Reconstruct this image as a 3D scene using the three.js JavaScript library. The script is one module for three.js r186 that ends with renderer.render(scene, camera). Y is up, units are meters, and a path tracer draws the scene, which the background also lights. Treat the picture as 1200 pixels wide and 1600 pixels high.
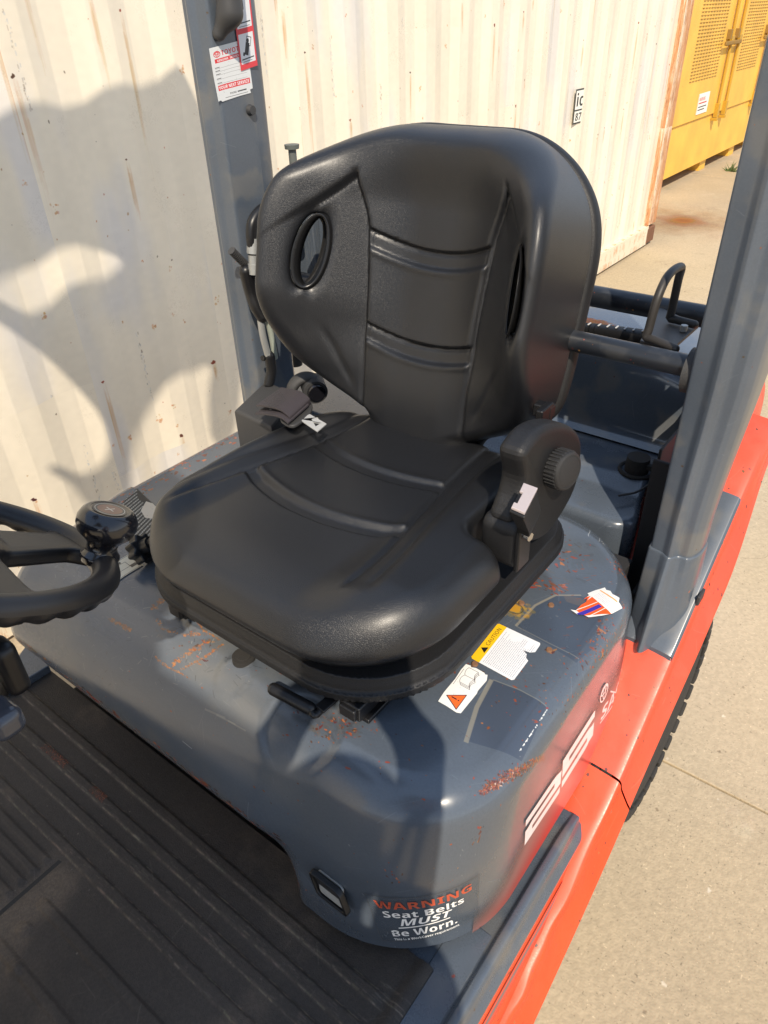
import * as THREE from 'three';
import { mergeGeometries } from 'three/addons/utils/BufferGeometryUtils.js';
import { RoundedBoxGeometry } from 'three/addons/geometries/RoundedBoxGeometry.js';

// ───────────────────────── camera, sky, sun, exposure ─────────────────────────
const scene = new THREE.Scene();
const FOC = 1130, V3 = (x, y, z) => new THREE.Vector3(x, y, z);
const EYE = V3(0.68, 1.72, 0.38);
const nadir = V3(657 - 600, -(2430 - 800), -FOC).normalize();          // straight down, seen from the lens
const away = V3(1650 - 600, -(5 - 800), -FOC);                         // along the truck, away from the mast
away.addScaledVector(nadir, -away.dot(nadir)).normalize();
const cY = nadir.clone().negate(), cZ = away.clone().negate(), cX = V3().crossVectors(cY, cZ);
const ROT = new THREE.Matrix4().makeBasis(cX, cY, cZ).transpose();     // lens → world
const camera = new THREE.PerspectiveCamera(2 * Math.atan(800 / FOC) * 180 / Math.PI, 0.75, 0.02, 400);
camera.position.copy(EYE);
camera.quaternion.setFromRotationMatrix(ROT);
scene.add(camera);

const SUN = V3(0.465, 0.719, 0.514).normalize();
const sun = new THREE.DirectionalLight(0xfff1dc, 4.5);
sun.position.copy(SUN).multiplyScalar(12).add(V3(-0.3, 0.5, -1));
sun.target.position.set(-0.3, 0.5, -1); scene.add(sun, sun.target);
sun.castShadow = true; sun.shadow.mapSize.set(4096, 4096);
Object.assign(sun.shadow.camera, { left: -8, right: 8, top: 8, bottom: -12, near: 0.1, far: 40 });

function skyTexture(w = 512, h = 256) {
  const d = new Float32Array(w * h * 4);
  for (let j = 0; j < h; j++) {
    const el = ((j + 0.5) / h - 0.5) * Math.PI, s = Math.sin(el);
    for (let i = 0; i < w; i++) {
      let r, g, b;
      if (s >= 0) { const k = Math.pow(1 - s, 3.2); r = 0.36 + 0.76 * k; g = 0.49 + 0.68 * k; b = 0.73 + 0.46 * k; }
      else { r = 0.40; g = 0.34; b = 0.26; }
      const o = (j * w + i) * 4; d[o] = r; d[o + 1] = g; d[o + 2] = b; d[o + 3] = 1;
    }
  }
  const t = new THREE.DataTexture(d, w, h, THREE.RGBAFormat, THREE.FloatType);
  t.mapping = THREE.EquirectangularReflectionMapping; t.magFilter = t.minFilter = THREE.LinearFilter; t.needsUpdate = true;
  return t;
}
scene.background = scene.environment = skyTexture();
scene.backgroundIntensity = 1; scene.environmentIntensity = 1;
const renderer = new THREE.WebGLRenderer({ antialias: true });
renderer.toneMapping = THREE.LinearToneMapping;
renderer.toneMappingExposure = 1.16;
renderer.shadowMap.enabled = true;

// ───────────────────────── helpers ─────────────────────────
function rngOf(a) { return () => { a |= 0; a = a + 0x6D2B79F5 | 0; let t = Math.imul(a ^ a >>> 15, 1 | a); t = t + Math.imul(t ^ t >>> 7, 61 | t) ^ t; return ((t ^ t >>> 14) >>> 0) / 4294967296; }; }
const clamp = (x, a = 0, b = 1) => Math.min(b, Math.max(a, x)), mix = (a, b, t) => a + (b - a) * t;
const sst = (a, b, x) => { const t = clamp((x - a) / (b - a)); return t * t * (3 - 2 * t); };
const gauss = (x, s) => Math.exp(-x * x / (2 * s * s));
const smin = (a, b, k) => { const h = Math.max(k - Math.abs(a - b), 0) / k; return Math.min(a, b) - h * h * k * 0.25; };
const smax = (a, b, k) => -smin(-a, -b, k);
const lut = (pts) => (x) => {                                            // smooth curve through sorted points
  if (x <= pts[0][0]) return pts[0][1]; const n = pts.length - 1; if (x >= pts[n][0]) return pts[n][1];
  let i = 0; while (x > pts[i + 1][0]) i++;
  const [x0, y0] = pts[i], [x1, y1] = pts[i + 1], t = (x - x0) / (x1 - x0), w = x1 - x0;
  const m0 = i > 0 ? (y1 - pts[i - 1][1]) / (x1 - pts[i - 1][0]) : (y1 - y0) / w;
  const m1 = i + 1 < n ? (pts[i + 2][1] - y0) / (pts[i + 2][0] - x0) : (y1 - y0) / w;
  const t2 = t * t, t3 = t2 * t;
  return (2 * t3 - 3 * t2 + 1) * y0 + (t3 - 2 * t2 + t) * w * m0 + (3 * t2 - 2 * t3) * y1 + (t3 - t2) * w * m1;
};
const rayOf = (px, py) => V3(px - 600, -(py - 800), -FOC).applyMatrix4(ROT).normalize();
function at(px, py, axis, val) { const r = rayOf(px, py), t = (val - EYE[axis]) / r[axis]; return EYE.clone().addScaledVector(r, t); }
function hit(px, py, sdf, t0 = 0.3) { const r = rayOf(px, py), p = V3(); let t = t0; for (let i = 0; i < 300; i++) { p.copy(EYE).addScaledVector(r, t); const d = sdf(p.x, p.y, p.z); if (Math.abs(d) < 2e-5) break; t += d * 0.6; if (t > 6) break; } return p; }
const grad = (sdf, x, y, z, h = 0.001) => V3(sdf(x + h, y, z) - sdf(x - h, y, z), sdf(x, y + h, z) - sdf(x, y - h, z), sdf(x, y, z + h) - sdf(x, y, z - h)).divideScalar(2 * h);

const names = {};
function numbered(n) { const k = names[n] = (names[n] ?? -1) + 1; return k ? `${n}_${String(k).padStart(3, '0')}` : n; }
function shade(o) { o.traverse(c => { if (c.isMesh) { c.castShadow = c.receiveShadow = true; } }); return o; }
function top(o, name, label, category, group) { o.name = numbered(name); o.userData = { label, category }; if (group) o.userData.group = group; scene.add(o); return o; }
function struct(o, name) { o.name = name; o.userData.kind = 'structure'; scene.add(o); return shade(o); }
function part(name, geo, mat, parent, label) { const m = new THREE.Mesh(geo, mat); m.name = name; if (label) m.userData.label = label; m.castShadow = m.receiveShadow = true; parent.add(m); return m; }
const clean = (g) => { g = g.index ? g.toNonIndexed() : g; for (const k of Object.keys(g.attributes)) if (!['position', 'normal', 'uv'].includes(k)) g.deleteAttribute(k); if (!g.attributes.uv) g.setAttribute('uv', new THREE.BufferAttribute(new Float32Array(g.attributes.position.count * 2), 2)); return g; };
const join = (l) => mergeGeometries(l.map(clean));
const box = (w, h, d, x = 0, y = 0, z = 0, r = 0.003) => { const g = new RoundedBoxGeometry(w, h, d, 2, Math.min(r, w / 2.1, h / 2.1, d / 2.1)); g.translate(x, y, z); return g; };
function cyl(a, b, r, r2 = r, seg = 24, cap = true) { const d = b.clone().sub(a), g = new THREE.CylinderGeometry(r2, r, d.length(), seg, 1, !cap); g.translate(0, d.length() / 2, 0); g.applyQuaternion(new THREE.Quaternion().setFromUnitVectors(V3(0, 1, 0), d.normalize())); g.translate(a.x, a.y, a.z); return g; }
function tube(pts, r, seg = 40, rs = 12, closed = false) { const c = new THREE.CatmullRomCurve3(pts, closed, 'catmullrom', 0.5), g = [new THREE.TubeGeometry(c, seg, r, rs, closed)]; if (!closed) for (const p of [pts[0], pts[pts.length - 1]]) { const s = new THREE.SphereGeometry(r, 12, 8); s.translate(p.x, p.y, p.z); g.push(s); } return join(g); }
function poly(pts) {                                                     // rounded-corner pipe route: pts with straight runs kept straight
  const out = []; for (let i = 0; i < pts.length; i++) { const p = pts[i]; if (i === 0 || i === pts.length - 1) { out.push(p); continue; } const a = p.clone().lerp(pts[i - 1], 0.2), b = p.clone().lerp(pts[i + 1], 0.2); out.push(a, p.clone().lerp(a, 0.35).lerp(b, 0.17), b); } return out;
}
// polygonise a signed distance; vertices pulled onto the surface, normals from its gradient
function iso(sdf, mn, mx, cell, soft = 1.6) {
  const n = [0, 1, 2].map(i => Math.ceil((mx[i] - mn[i]) / cell) + 1), [nx, ny, nz] = n, N = nx * ny * nz, val = new Float32Array(N), B = 8;
  for (let bz = 0; bz < nz; bz += B) for (let by = 0; by < ny; by += B) for (let bx = 0; bx < nx; bx += B) {
    const h = (B - 1) / 2 * cell, dc = sdf(mn[0] + bx * cell + h, mn[1] + by * cell + h, mn[2] + bz * cell + h), far = Math.abs(dc) > h * 1.74 * soft + cell * 2;
    for (let z = bz; z < Math.min(bz + B, nz); z++) for (let y = by; y < Math.min(by + B, ny); y++) for (let x = bx; x < Math.min(bx + B, nx); x++)
      val[x + nx * (y + ny * z)] = far ? dc : sdf(mn[0] + x * cell, mn[1] + y * cell, mn[2] + z * cell);
  }
  const id = new Int32Array(N).fill(-1), P = [], Nn = [], I = [], off = [0, 1, nx, nx + 1, nx * ny, nx * ny + 1, nx * ny + nx, nx * ny + nx + 1], E = [[0, 1], [2, 3], [4, 5], [6, 7], [0, 2], [1, 3], [4, 6], [5, 7], [0, 4], [1, 5], [2, 6], [3, 7]];
  for (let z = 0; z < nz - 1; z++) for (let y = 0; y < ny - 1; y++) for (let x = 0; x < nx - 1; x++) {
    const k = x + nx * (y + ny * z); let m = 0; for (let c = 0; c < 8; c++) if (val[k + off[c]] < 0) m |= 1 << c;
    if (!m || m === 255) continue;
    let sx = 0, sy = 0, sz = 0, q = 0;
    for (const [a, b] of E) { const va = val[k + off[a]], vb = val[k + off[b]]; if (va < 0 === vb < 0) continue; const t = va / (va - vb); sx += mix(a & 1, b & 1, t); sy += mix(a >> 1 & 1, b >> 1 & 1, t); sz += mix(a >> 2, b >> 2, t); q++; }
    let px = mn[0] + (x + sx / q) * cell, py = mn[1] + (y + sy / q) * cell, pz = mn[2] + (z + sz / q) * cell, g;
    for (let it = 0; it < 2; it++) { g = grad(sdf, px, py, pz, cell * 0.35); const l = g.lengthSq() || 1, d = clamp(sdf(px, py, pz) / l, -cell, cell) * 0.8; px -= g.x * d; py -= g.y * d; pz -= g.z * d; }
    g = grad(sdf, px, py, pz, cell * 0.35).normalize();
    id[k] = P.length / 3; P.push(px, py, pz); Nn.push(g.x, g.y, g.z);
  }
  const st = [1, nx, nx * ny], D = [[1, 2], [2, 0], [0, 1]];
  for (let z = 1; z < nz - 1; z++) for (let y = 1; y < ny - 1; y++) for (let x = 1; x < nx - 1; x++) {
    const k = x + nx * (y + ny * z);
    for (let a = 0; a < 3; a++) { const s0 = val[k] < 0, s1 = val[k + st[a]] < 0; if (s0 === s1) continue; const u = st[D[a][0]], v = st[D[a][1]], q = [id[k - u - v], id[k - v], id[k], id[k - u]]; if (q.includes(-1)) continue; if (s0) I.push(q[0], q[1], q[2], q[0], q[2], q[3]); else I.push(q[0], q[2], q[1], q[0], q[3], q[2]); }
  }
  const g = new THREE.BufferGeometry(); g.setAttribute('position', new THREE.Float32BufferAttribute(P, 3)); g.setAttribute('normal', new THREE.Float32BufferAttribute(Nn, 3)); g.setIndex(I); return g;
}
function boxUV(g) {                                                      // uv in metres, each triangle along its main axis
  if (!g.index) { const c = g.attributes.position.count; g.setIndex([...Array(c).keys()]); }
  const p = g.attributes.position, n = g.attributes.normal, idx = g.index.array, map = new Map(), P = [], N = [], U = [], I = [];
  for (let i = 0; i < idx.length; i += 3) {
    let a = [0, 0, 0]; for (let k = 0; k < 3; k++) { a[0] += n.getX(idx[i + k]); a[1] += n.getY(idx[i + k]); a[2] += n.getZ(idx[i + k]); }
    a = a.map(Math.abs); const ax = a[0] > a[1] && a[0] > a[2] ? 0 : a[1] > a[2] ? 1 : 2;
    for (let k = 0; k < 3; k++) { const v = idx[i + k], key = v * 3 + ax; let j = map.get(key); if (j === undefined) { j = P.length / 3; map.set(key, j); const x = p.getX(v), y = p.getY(v), z = p.getZ(v); P.push(x, y, z); N.push(n.getX(v), n.getY(v), n.getZ(v)); U.push(...(ax === 0 ? [z, y] : ax === 1 ? [x, z] : [x, y])); } I.push(j); }
  }
  const o = new THREE.BufferGeometry(); o.setAttribute('position', new THREE.Float32BufferAttribute(P, 3)); o.setAttribute('normal', new THREE.Float32BufferAttribute(N, 3)); o.setAttribute('uv', new THREE.Float32BufferAttribute(U, 2)); o.setIndex(I); return o;
}
// sheet through rows of points (rows along v); uv in metres
function loft(rows, closedEnds = false) {
  const m = rows.length, n = rows[0].length, P = [], U = [], I = []; let vv = 0;
  rows.forEach((r, i) => { if (i) vv += r[n >> 1].distanceTo(rows[i - 1][n >> 1]); let u = 0; r.forEach((p, j) => { if (j) u += p.distanceTo(r[j - 1]); P.push(p.x, p.y, p.z); U.push(u, vv); }); });
  for (let i = 0; i < m - 1; i++) for (let j = 0; j < n - 1; j++) { const a = i * n + j, b = a + 1, c = a + n, d = c + 1; I.push(a, c, b, b, c, d); }
  const g = new THREE.BufferGeometry(); g.setAttribute('position', new THREE.Float32BufferAttribute(P, 3)); g.setAttribute('uv', new THREE.Float32BufferAttribute(U, 2)); g.setIndex(I); g.computeVertexNormals(); return g;
}
// plan/side outline extruded with a soft edge along an axis
function extrude(pts, depth, bevel = 0.004, curve = 3, holes = []) {
  const s = new THREE.Shape(pts.map(p => new THREE.Vector2(p[0], p[1]))); for (const h of holes) s.holes.push(new THREE.Path(h.map(p => new THREE.Vector2(p[0], p[1]))));
  const g = new THREE.ExtrudeGeometry(s, { depth: depth - 2 * bevel, bevelEnabled: bevel > 0, bevelSize: bevel, bevelThickness: bevel, bevelOffset: -bevel, bevelSegments: curve, curveSegments: 12 }); g.translate(0, 0, bevel); return g;
}
const smoothLoop = (pts, n = 60) => new THREE.CatmullRomCurve3(pts.map(p => V3(p[0], p[1], 0)), true, 'catmullrom', 0.5).getPoints(n).slice(0, -1).map(p => [p.x, p.y]);

// ───────────────────────── textures ─────────────────────────
function canvas(w, h, draw) { const c = document.createElement('canvas'); c.width = w; c.height = h; draw(c.getContext('2d'), w, h); return c; }
function ctex(c, wrap = true) { const t = new THREE.CanvasTexture(c); t.colorSpace = THREE.SRGBColorSpace; if (wrap) t.wrapS = t.wrapT = THREE.RepeatWrapping; t.anisotropy = 8; return t; }
function dtex(n, fn, srgb = false, chans = 1) {
  const d = new Uint8Array(n * n * 4);
  for (let j = 0; j < n; j++) for (let i = 0; i < n; i++) { const v = fn(i / n, j / n), o = (j * n + i) * 4; if (chans === 1) d[o] = d[o + 1] = d[o + 2] = clamp(v) * 255; else { d[o] = clamp(v[0]) * 255; d[o + 1] = clamp(v[1]) * 255; d[o + 2] = clamp(v[2]) * 255; } d[o + 3] = 255; }
  const t = new THREE.DataTexture(d, n, n); t.wrapS = t.wrapT = THREE.RepeatWrapping; t.magFilter = THREE.LinearFilter; t.minFilter = THREE.LinearMipmapLinearFilter; t.generateMipmaps = true; t.anisotropy = 8; if (srgb) t.colorSpace = THREE.SRGBColorSpace; t.needsUpdate = true; return t;
}
const rep = (t, mu, mv = mu) => { const c = t.clone(); c.repeat.set(1 / mu, 1 / mv); c.needsUpdate = true; return c; };   // tile size in metres
const hash = (x, y, s) => { let h = Math.imul(x, 374761393) ^ Math.imul(y, 668265263) ^ Math.imul(s, 2246822519); h = Math.imul(h ^ h >>> 13, 1274126177); return ((h ^ h >>> 16) >>> 0) / 4294967296; };
const wrap = (a, n) => ((a % n) + n) % n;
function vn(u, v, f, s) { const x = u * f, y = v * f, i = Math.floor(x), j = Math.floor(y), a = x - i, b = y - j, A = a * a * (3 - 2 * a), Bq = b * b * (3 - 2 * b), H = (p, q) => hash(wrap(p, f), wrap(q, f), s); return mix(mix(H(i, j), H(i + 1, j), A), mix(H(i, j + 1), H(i + 1, j + 1), A), Bq); }
const fbm = (u, v, f, o, s) => { let r = 0, w = 0.5, t = 0; for (let k = 0; k < o; k++) { r += vn(u, v, f << k, s + k) * w; t += w; w /= 2; } return r / t; };
function worley(u, v, f, s) { const x = u * f, y = v * f, i = Math.floor(x), j = Math.floor(y); let d1 = 9, d2 = 9; for (let a = -1; a < 2; a++) for (let b = -1; b < 2; b++) { const p = i + a, q = j + b, P = wrap(p, f), Q = wrap(q, f), dx = p + hash(P, Q, s) - x, dy = q + hash(P, Q, s + 7) - y, d = Math.hypot(dx, dy); if (d < d1) { d2 = d1; d1 = d; } else if (d < d2) d2 = d; } return [d1, d2]; }

const grainT = dtex(512, (u, v) => { const uu = u + 0.006 * (vn(u, v, 24, 3) - 0.5), vv = v + 0.006 * (vn(u, v, 24, 4) - 0.5), [a, b] = worley(uu, vv, 36, 11); return 0.15 + 0.7 * sst(0.02, 0.35, b - a) + 0.12 * vn(u, v, 128, 5); });
const speckT = dtex(256, (u, v) => 0.55 * fbm(u, v, 48, 2, 21) + 0.45 * vn(u, v, 110, 8));
const wearT = dtex(512, (u, v) => 0.25 + 0.55 * fbm(u, v, 6, 5, 31) + 0.15 * vn(u, v, 200, 9));
const M = {};
const std = (o) => new THREE.MeshPhysicalMaterial(o), lin = (r, g, b) => new THREE.Color().setRGB(r, g, b);
M.vinyl = std({ color: lin(0.0102, 0.011, 0.0132), roughness: 0.39, bumpMap: rep(grainT, 0.07), bumpScale: 0.00021, clearcoat: 0.3, clearcoatRoughness: 0.34 });
M.plastic = std({ color: lin(0.0105, 0.0105, 0.0115), roughness: 0.52, bumpMap: rep(speckT, 0.05), bumpScale: 0.0004 });
M.black = std({ color: lin(0.0085, 0.0085, 0.0095), roughness: 0.38 });
M.gloss = std({ color: lin(0.009, 0.009, 0.012), roughness: 0.2, clearcoat: 0.6, clearcoatRoughness: 0.12 });
M.rubber = std({ color: lin(0.03, 0.028, 0.026), roughness: 0.8, bumpMap: rep(speckT, 0.04), bumpScale: 0.0005 });
M.steel = std({ color: lin(0.55, 0.55, 0.56), roughness: 0.32, metalness: 1, roughnessMap: rep(wearT, 0.1) });
M.zinc = std({ color: lin(0.42, 0.43, 0.42), roughness: 0.5, metalness: 0.6 });
M.webbing = std({ color: lin(0.05, 0.042, 0.048), roughness: 0.6, bumpMap: rep(speckT, 0.02), bumpScale: 0.0004 });

// gloss grey machine paint with scratches, chips and dust
function paintTile(base, seed, chips, tint) {
  const R = rngOf(seed), n = 1024;
  const c = canvas(n, n, (g) => {
    const im = g.createImageData(n, n), d = im.data;
    for (let j = 0; j < n; j++) for (let i = 0; i < n; i++) { const u = i / n, v = j / n, a = fbm(u, v, 5, 5, seed) - 0.5, b = vn(u, v, 340, seed + 9) - 0.5, k = 1 + 0.16 * a + 0.05 * b, o = (j * n + i) * 4, du = sst(0.56, 0.75, fbm(u, v, 9, 4, seed + 40)) * tint; d[o] = mix(base[0] * k, 128, du); d[o + 1] = mix(base[1] * k, 120, du); d[o + 2] = mix(base[2] * k, 108, du); d[o + 3] = 255; }
    g.putImageData(im, 0, 0);
    for (let k = 0; k < 130; k++) { g.strokeStyle = `rgba(${R() < 0.5 ? '190,195,200' : '40,42,48'},${0.05 + R() * 0.16})`; g.lineWidth = 0.6 + R() * 1.2; const x = R() * n, y = R() * n, a = R() * 6.3, l = 10 + R() * 90; g.beginPath(); g.moveTo(x, y); g.quadraticCurveTo(x + Math.cos(a) * l / 2 + R() * 6, y + Math.sin(a) * l / 2, x + Math.cos(a + 0.1) * l, y + Math.sin(a + 0.1) * l); g.stroke(); }
    for (let k = 0; k < chips; k++) blob(g, R() * n, R() * n, 1 + R() * R() * 7, R, rustCol(R));
  });
  return ctex(c);
}
const rustCol = (R) => { const k = R(); return k < 0.5 ? `rgb(${112 + R() * 40 | 0},${58 + R() * 22 | 0},${42 + R() * 15 | 0})` : k < 0.85 ? `rgb(${70 + R() * 30 | 0},${48 + R() * 14 | 0},${42 + R() * 10 | 0})` : `rgb(${142 + R() * 26 | 0},${86 + R() * 20 | 0},${54 + R() * 16 | 0})`; };
function blob(g, x, y, r, R, col, sx = 1, rot = 0) { g.save(); g.translate(x, y); g.rotate(rot || R() * 6.3); g.scale(sx, 1); g.fillStyle = col; g.beginPath(); const n = 9 + (R() * 5 | 0); for (let i = 0; i < n; i++) { const a = i / n * 6.283, q = r * (0.45 + R() * 0.75); i ? g.lineTo(Math.cos(a) * q, Math.sin(a) * q) : g.moveTo(q, 0); } g.closePath(); g.fill(); g.restore(); }
const GREY = [80, 88, 98];
const greyT = paintTile(GREY, 5, 46, 0.35), redT = paintTile([226, 80, 54], 17, 420, 0.12);
M.grey = std({ map: rep(greyT, 0.6), roughness: 0.42, roughnessMap: rep(wearT, 0.35), clearcoat: 0.35, clearcoatRoughness: 0.22 });
M.red = std({ map: rep(redT, 0.55), roughness: 0.62, roughnessMap: rep(wearT, 0.3), clearcoat: 0.06, clearcoatRoughness: 0.4 });
M.redB = std({ map: rep(paintTile([232, 78, 40], 19, 300, 0.05), 0.55), roughness: 0.6, roughnessMap: rep(wearT, 0.3), clearcoat: 0.06, clearcoatRoughness: 0.4 });
M.chassis = std({ color: lin(0.02, 0.02, 0.022), roughness: 0.8 });
M.darkgrey = std({ color: lin(0.045, 0.045, 0.046), roughness: 0.55, bumpMap: rep(speckT, 0.03), bumpScale: 0.0003 });

// ───────────────────────── setting: ground ─────────────────────────
{
  const n = 2048, S = 4, c = canvas(n, n, (g) => {
    const im = g.createImageData(n, n), d = im.data;
    for (let j = 0; j < n; j++) for (let i = 0; i < n; i++) { const u = i / n, v = j / n, a = fbm(u, v, 4, 6, 51) - 0.5, b = vn(u, v, 512, 61) - 0.5, f = vn(u, v, 900, 62), k = 1 + 0.24 * a + 0.09 * b - (f > 0.93 ? 0.22 : 0) + (f < 0.04 ? 0.2 : 0), o = (j * n + i) * 4, w = fbm(u, v, 3, 4, 71) - 0.5; d[o] = 177 * k; d[o + 1] = (161 - 5 * w) * k; d[o + 2] = (134 - 20 * w) * k; d[o + 3] = 255; }
    g.putImageData(im, 0, 0); const R = rngOf(77);
    for (let k = 0; k < 900; k++) blob(g, R() * n, R() * n, 0.8 + R() * R() * 4, R, `rgba(${R() < 0.3 ? '225,215,195' : '90,76,60'},${0.25 + R() * 0.5})`);
    for (let k = 0; k < 60; k++) { const x = R() * n, y = R() * n, c = R() < 0.5 ? '214,202,178' : '112,96,76', m = 6 + R() * 40; for (let q = 0; q < 26; q++) blob(g, x + (R() - 0.5) * m * 2, y + (R() - 0.5) * m * 2, 2 + R() * m * 0.5, R, `rgba(${c},${0.03 + R() * 0.05})`); } for (let k = 0; k < 14; k++) { let x = R() * n, y = R() * n, a = R() * 6.3; g.strokeStyle = 'rgba(84,70,54,.35)'; g.lineWidth = 1; g.beginPath(); g.moveTo(x, y); for (let q = 0; q < 30; q++) { a += (R() - 0.5) * 0.8; x += Math.cos(a) * 8; y += Math.sin(a) * 8; g.lineTo(x, y); } g.stroke(); }
  });
  const map = rep(ctex(c), S), bump = rep(dtex(512, (u, v) => 0.5 * vn(u, v, 200, 3) + 0.5 * fbm(u, v, 24, 3, 4)), 0.7);
  const mat = std({ map, roughness: 0.92, bumpMap: bump, bumpScale: 0.0012 }), earth = std({ color: lin(0.12, 0.1, 0.075), roughness: 1 });
  const ground = new THREE.Mesh(new THREE.PlaneGeometry(300, 300).rotateX(-Math.PI / 2).translate(0, -0.025, 0), earth); struct(ground, 'ground');
  const xs = [-14, -2.9, 3.4, 9.6, 16], zs = [-40, -31, -22, -15.4, -9.35, -1.05, 4.9, 11];
  for (let i = 0; i < xs.length - 1; i++) for (let j = 0; j < zs.length - 1; j++) {
    const w = xs[i + 1] - xs[i] - 0.007, d = zs[j + 1] - zs[j] - 0.007, g = boxUV(box(w, 0.12, d, (xs[i] + xs[i + 1]) / 2, -0.06 - 0.002 * ((i + j) % 2), (zs[j] + zs[j + 1]) / 2, 0.004));
    const m = part('concrete_slab', g, mat, ground);
  }
  // rust-brown stain lying on the slab beside the container corner
  const st = ctex(canvas(256, 256, (g) => { const R = rngOf(5); for (let k = 0; k < 700; k++) { const a = R() * 6.3, r = Math.sqrt(R()) * R() * 110; g.fillStyle = `rgba(${140 + R() * 40 | 0},${92 + R() * 20 | 0},${58 + R() * 20 | 0},0.022)`; g.beginPath(); g.ellipse(128 + Math.cos(a) * r * 1.1, 128 + Math.sin(a) * r * 0.8, 6 + R() * 14, 4 + R() * 9, R() * 3, 0, 7); g.fill(); } }), false);
  const p = at(1068, 345, 'y', 0), s = part('rust_stain', new THREE.PlaneGeometry(2.0, 2.2).rotateX(-Math.PI / 2).translate(p.x, 0.004, p.z), std({ map: st, transparent: true, roughness: 0.95 }), ground);
}

// ───────────────────────── setting: cream shipping container ─────────────────────────
{
  const box0 = top(new THREE.Group(), 'shipping_container', 'weathered cream corrugated shipping container with a rusty corner post, behind the forklift', 'shipping container');
  const XF = -1.44, Z1 = -6.17, Z0 = 5.9, YB = 0.17, YT = 2.5, n = 2048, W = 3.2;
  const c = canvas(n, n, (g) => {                                        // one tile: 3.2 m along the wall, 2.4 m high
    const im = g.createImageData(n, n), d = im.data;
    for (let j = 0; j < n; j++) for (let i = 0; i < n; i++) { const u = i / n, v = j / n, a = fbm(u, v, 4, 5, 81) - 0.5, st = vn(u, v * 0.0625 * 16, 160, 83), s2 = fbm(u * 1, Math.floor(v * 4) / 4 * 0 + v / 8, 64, 2, 85) - 0.5, k = 1 + 0.07 * a + 0.05 * s2 + 0.02 * (st - 0.5), o = (j * n + i) * 4, w = sst(0.55, 0.8, fbm(u, v / 4, 16, 4, 87)); d[o] = mix(230, 216, w) * k; d[o + 1] = mix(220, 211, w) * k; d[o + 2] = mix(200, 204, w) * k; d[o + 3] = 255; }
    g.putImageData(im, 0, 0); const R = rngOf(91);
    for (let k = 0; k < 60; k++) { const x = R() * n, y = R() * n, l = 30 + R() * 260; for (let q = 0; q < 40; q++) { g.fillStyle = `rgba(${176 + R() * 30 | 0},${128 + R() * 30 | 0},${80 + R() * 30 | 0},${0.03 + R() * 0.07})`; g.fillRect(x + (R() - 0.5) * 9, y + R() * l * 0.4, 1 + R() * 3, R() * l); } if (R() < 0.6) blob(g, x, y, 2 + R() * 6, R, rustCol(R)); }
    for (let k = 0; k < 130; k++) { const x = R() * n, y = R() * n, m = 3 + R() * R() * 22; for (let q = 0; q < 9; q++) blob(g, x + (R() - 0.5) * m, y + (R() - 0.5) * m * 1.6, 0.8 + R() * m * 0.22, R, `rgba(${168 + R() * 40 | 0},${104 + R() * 36 | 0},${58 + R() * 28 | 0},${0.15 + R() * 0.5})`, 1.4, 1.5); }
    for (let k = 0; k < 200; k++) blob(g, R() * n, R() * n, 0.7 + R() * R() * 2.6, R, R() < 0.7 ? `rgba(${150 + R() * 40 | 0},${90 + R() * 30 | 0},${52 + R() * 24 | 0},0.6)` : 'rgba(95,80,66,.7)', 1 + R() * 1.2, 1.4 + R() * 0.4);
    for (let k = 0; k < 24; k++) { const x = R() * n, y = R() * n, l = 40 + R() * 260; for (let q = 0; q < 50; q++) { g.fillStyle = `rgba(${R() < 0.6 ? '168,176,186' : '120,104,86'},${0.1 + R() * 0.35})`; g.fillRect(x + (R() - 0.5) * 7, y + R() * l, 1 + R() * 2, 2 + R() * 9); } }
  });
  const paint = std({ map: rep(ctex(c), W, 2.4), roughness: 0.55, roughnessMap: rep(wearT, 0.6) });
  // corrugation profile along z, each panel its own sheet
  const P = 0.278, CD = 0.015, prof = (z) => { const t = wrap(z + 0.03, P) / P; return t < 0.26 ? 0 : t < 0.5 ? -CD * (t - 0.26) / 0.24 : t < 0.76 ? -CD : -CD * (1 - (t - 0.76) / 0.24); };
  const zEnd = Z1 + 0.16, zs = []; for (let z = Z0; z > zEnd; z -= P / 50) zs.push(z);
  const keys = []; for (let k = Math.floor(zEnd / P) - 1; k * P < Z0 + P; k++) for (const f of [0, 0.26, 0.5, 0.76]) { const z = (k + f) * P - 0.03; if (z > zEnd && z < Z0) keys.push(z); }
  keys.push(zEnd); keys.sort((a, b) => b - a);
  const rows = []; for (let z of keys) for (const e of [0.004, -0.004]) rows.push(z + e);
  rows.sort((a, b) => b - a); const uz = [...new Set(rows.map(z => +z.toFixed(4)))];
  const NB = 12, strips = [];
  for (let b = 0; b < Math.ceil(uz.length / 16); b++) {                   // panels of two ribs
    const s = uz.slice(b * 16, b * 16 + 17); if (s.length < 2) continue;
    const g = loft(s.map(z => [0, 0.35, 0.7, 1].map(f => V3(XF - 0.02 + prof(z), mix(YB, YT, f), z))));
    const U = g.attributes.uv, Q = g.attributes.position; for (let i = 0; i < U.count; i++) U.setXY(i, -Q.getZ(i) + Math.sin(b) * 0.4, Q.getY(i) + b * 0.37);
    part('corrugated_panel', g, paint, box0);
  }
  const streak = (g, R, x, y, l, w, n, c) => { for (let q = 0; q < n; q++) { g.fillStyle = `rgba(${c()},${0.08 + R() * 0.3})`; g.fillRect(x + (R() - 0.5) * w, y + R() * l * 0.7, 0.8 + R() * 2.4, l * (0.1 + R() * 0.4)); } };
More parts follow.
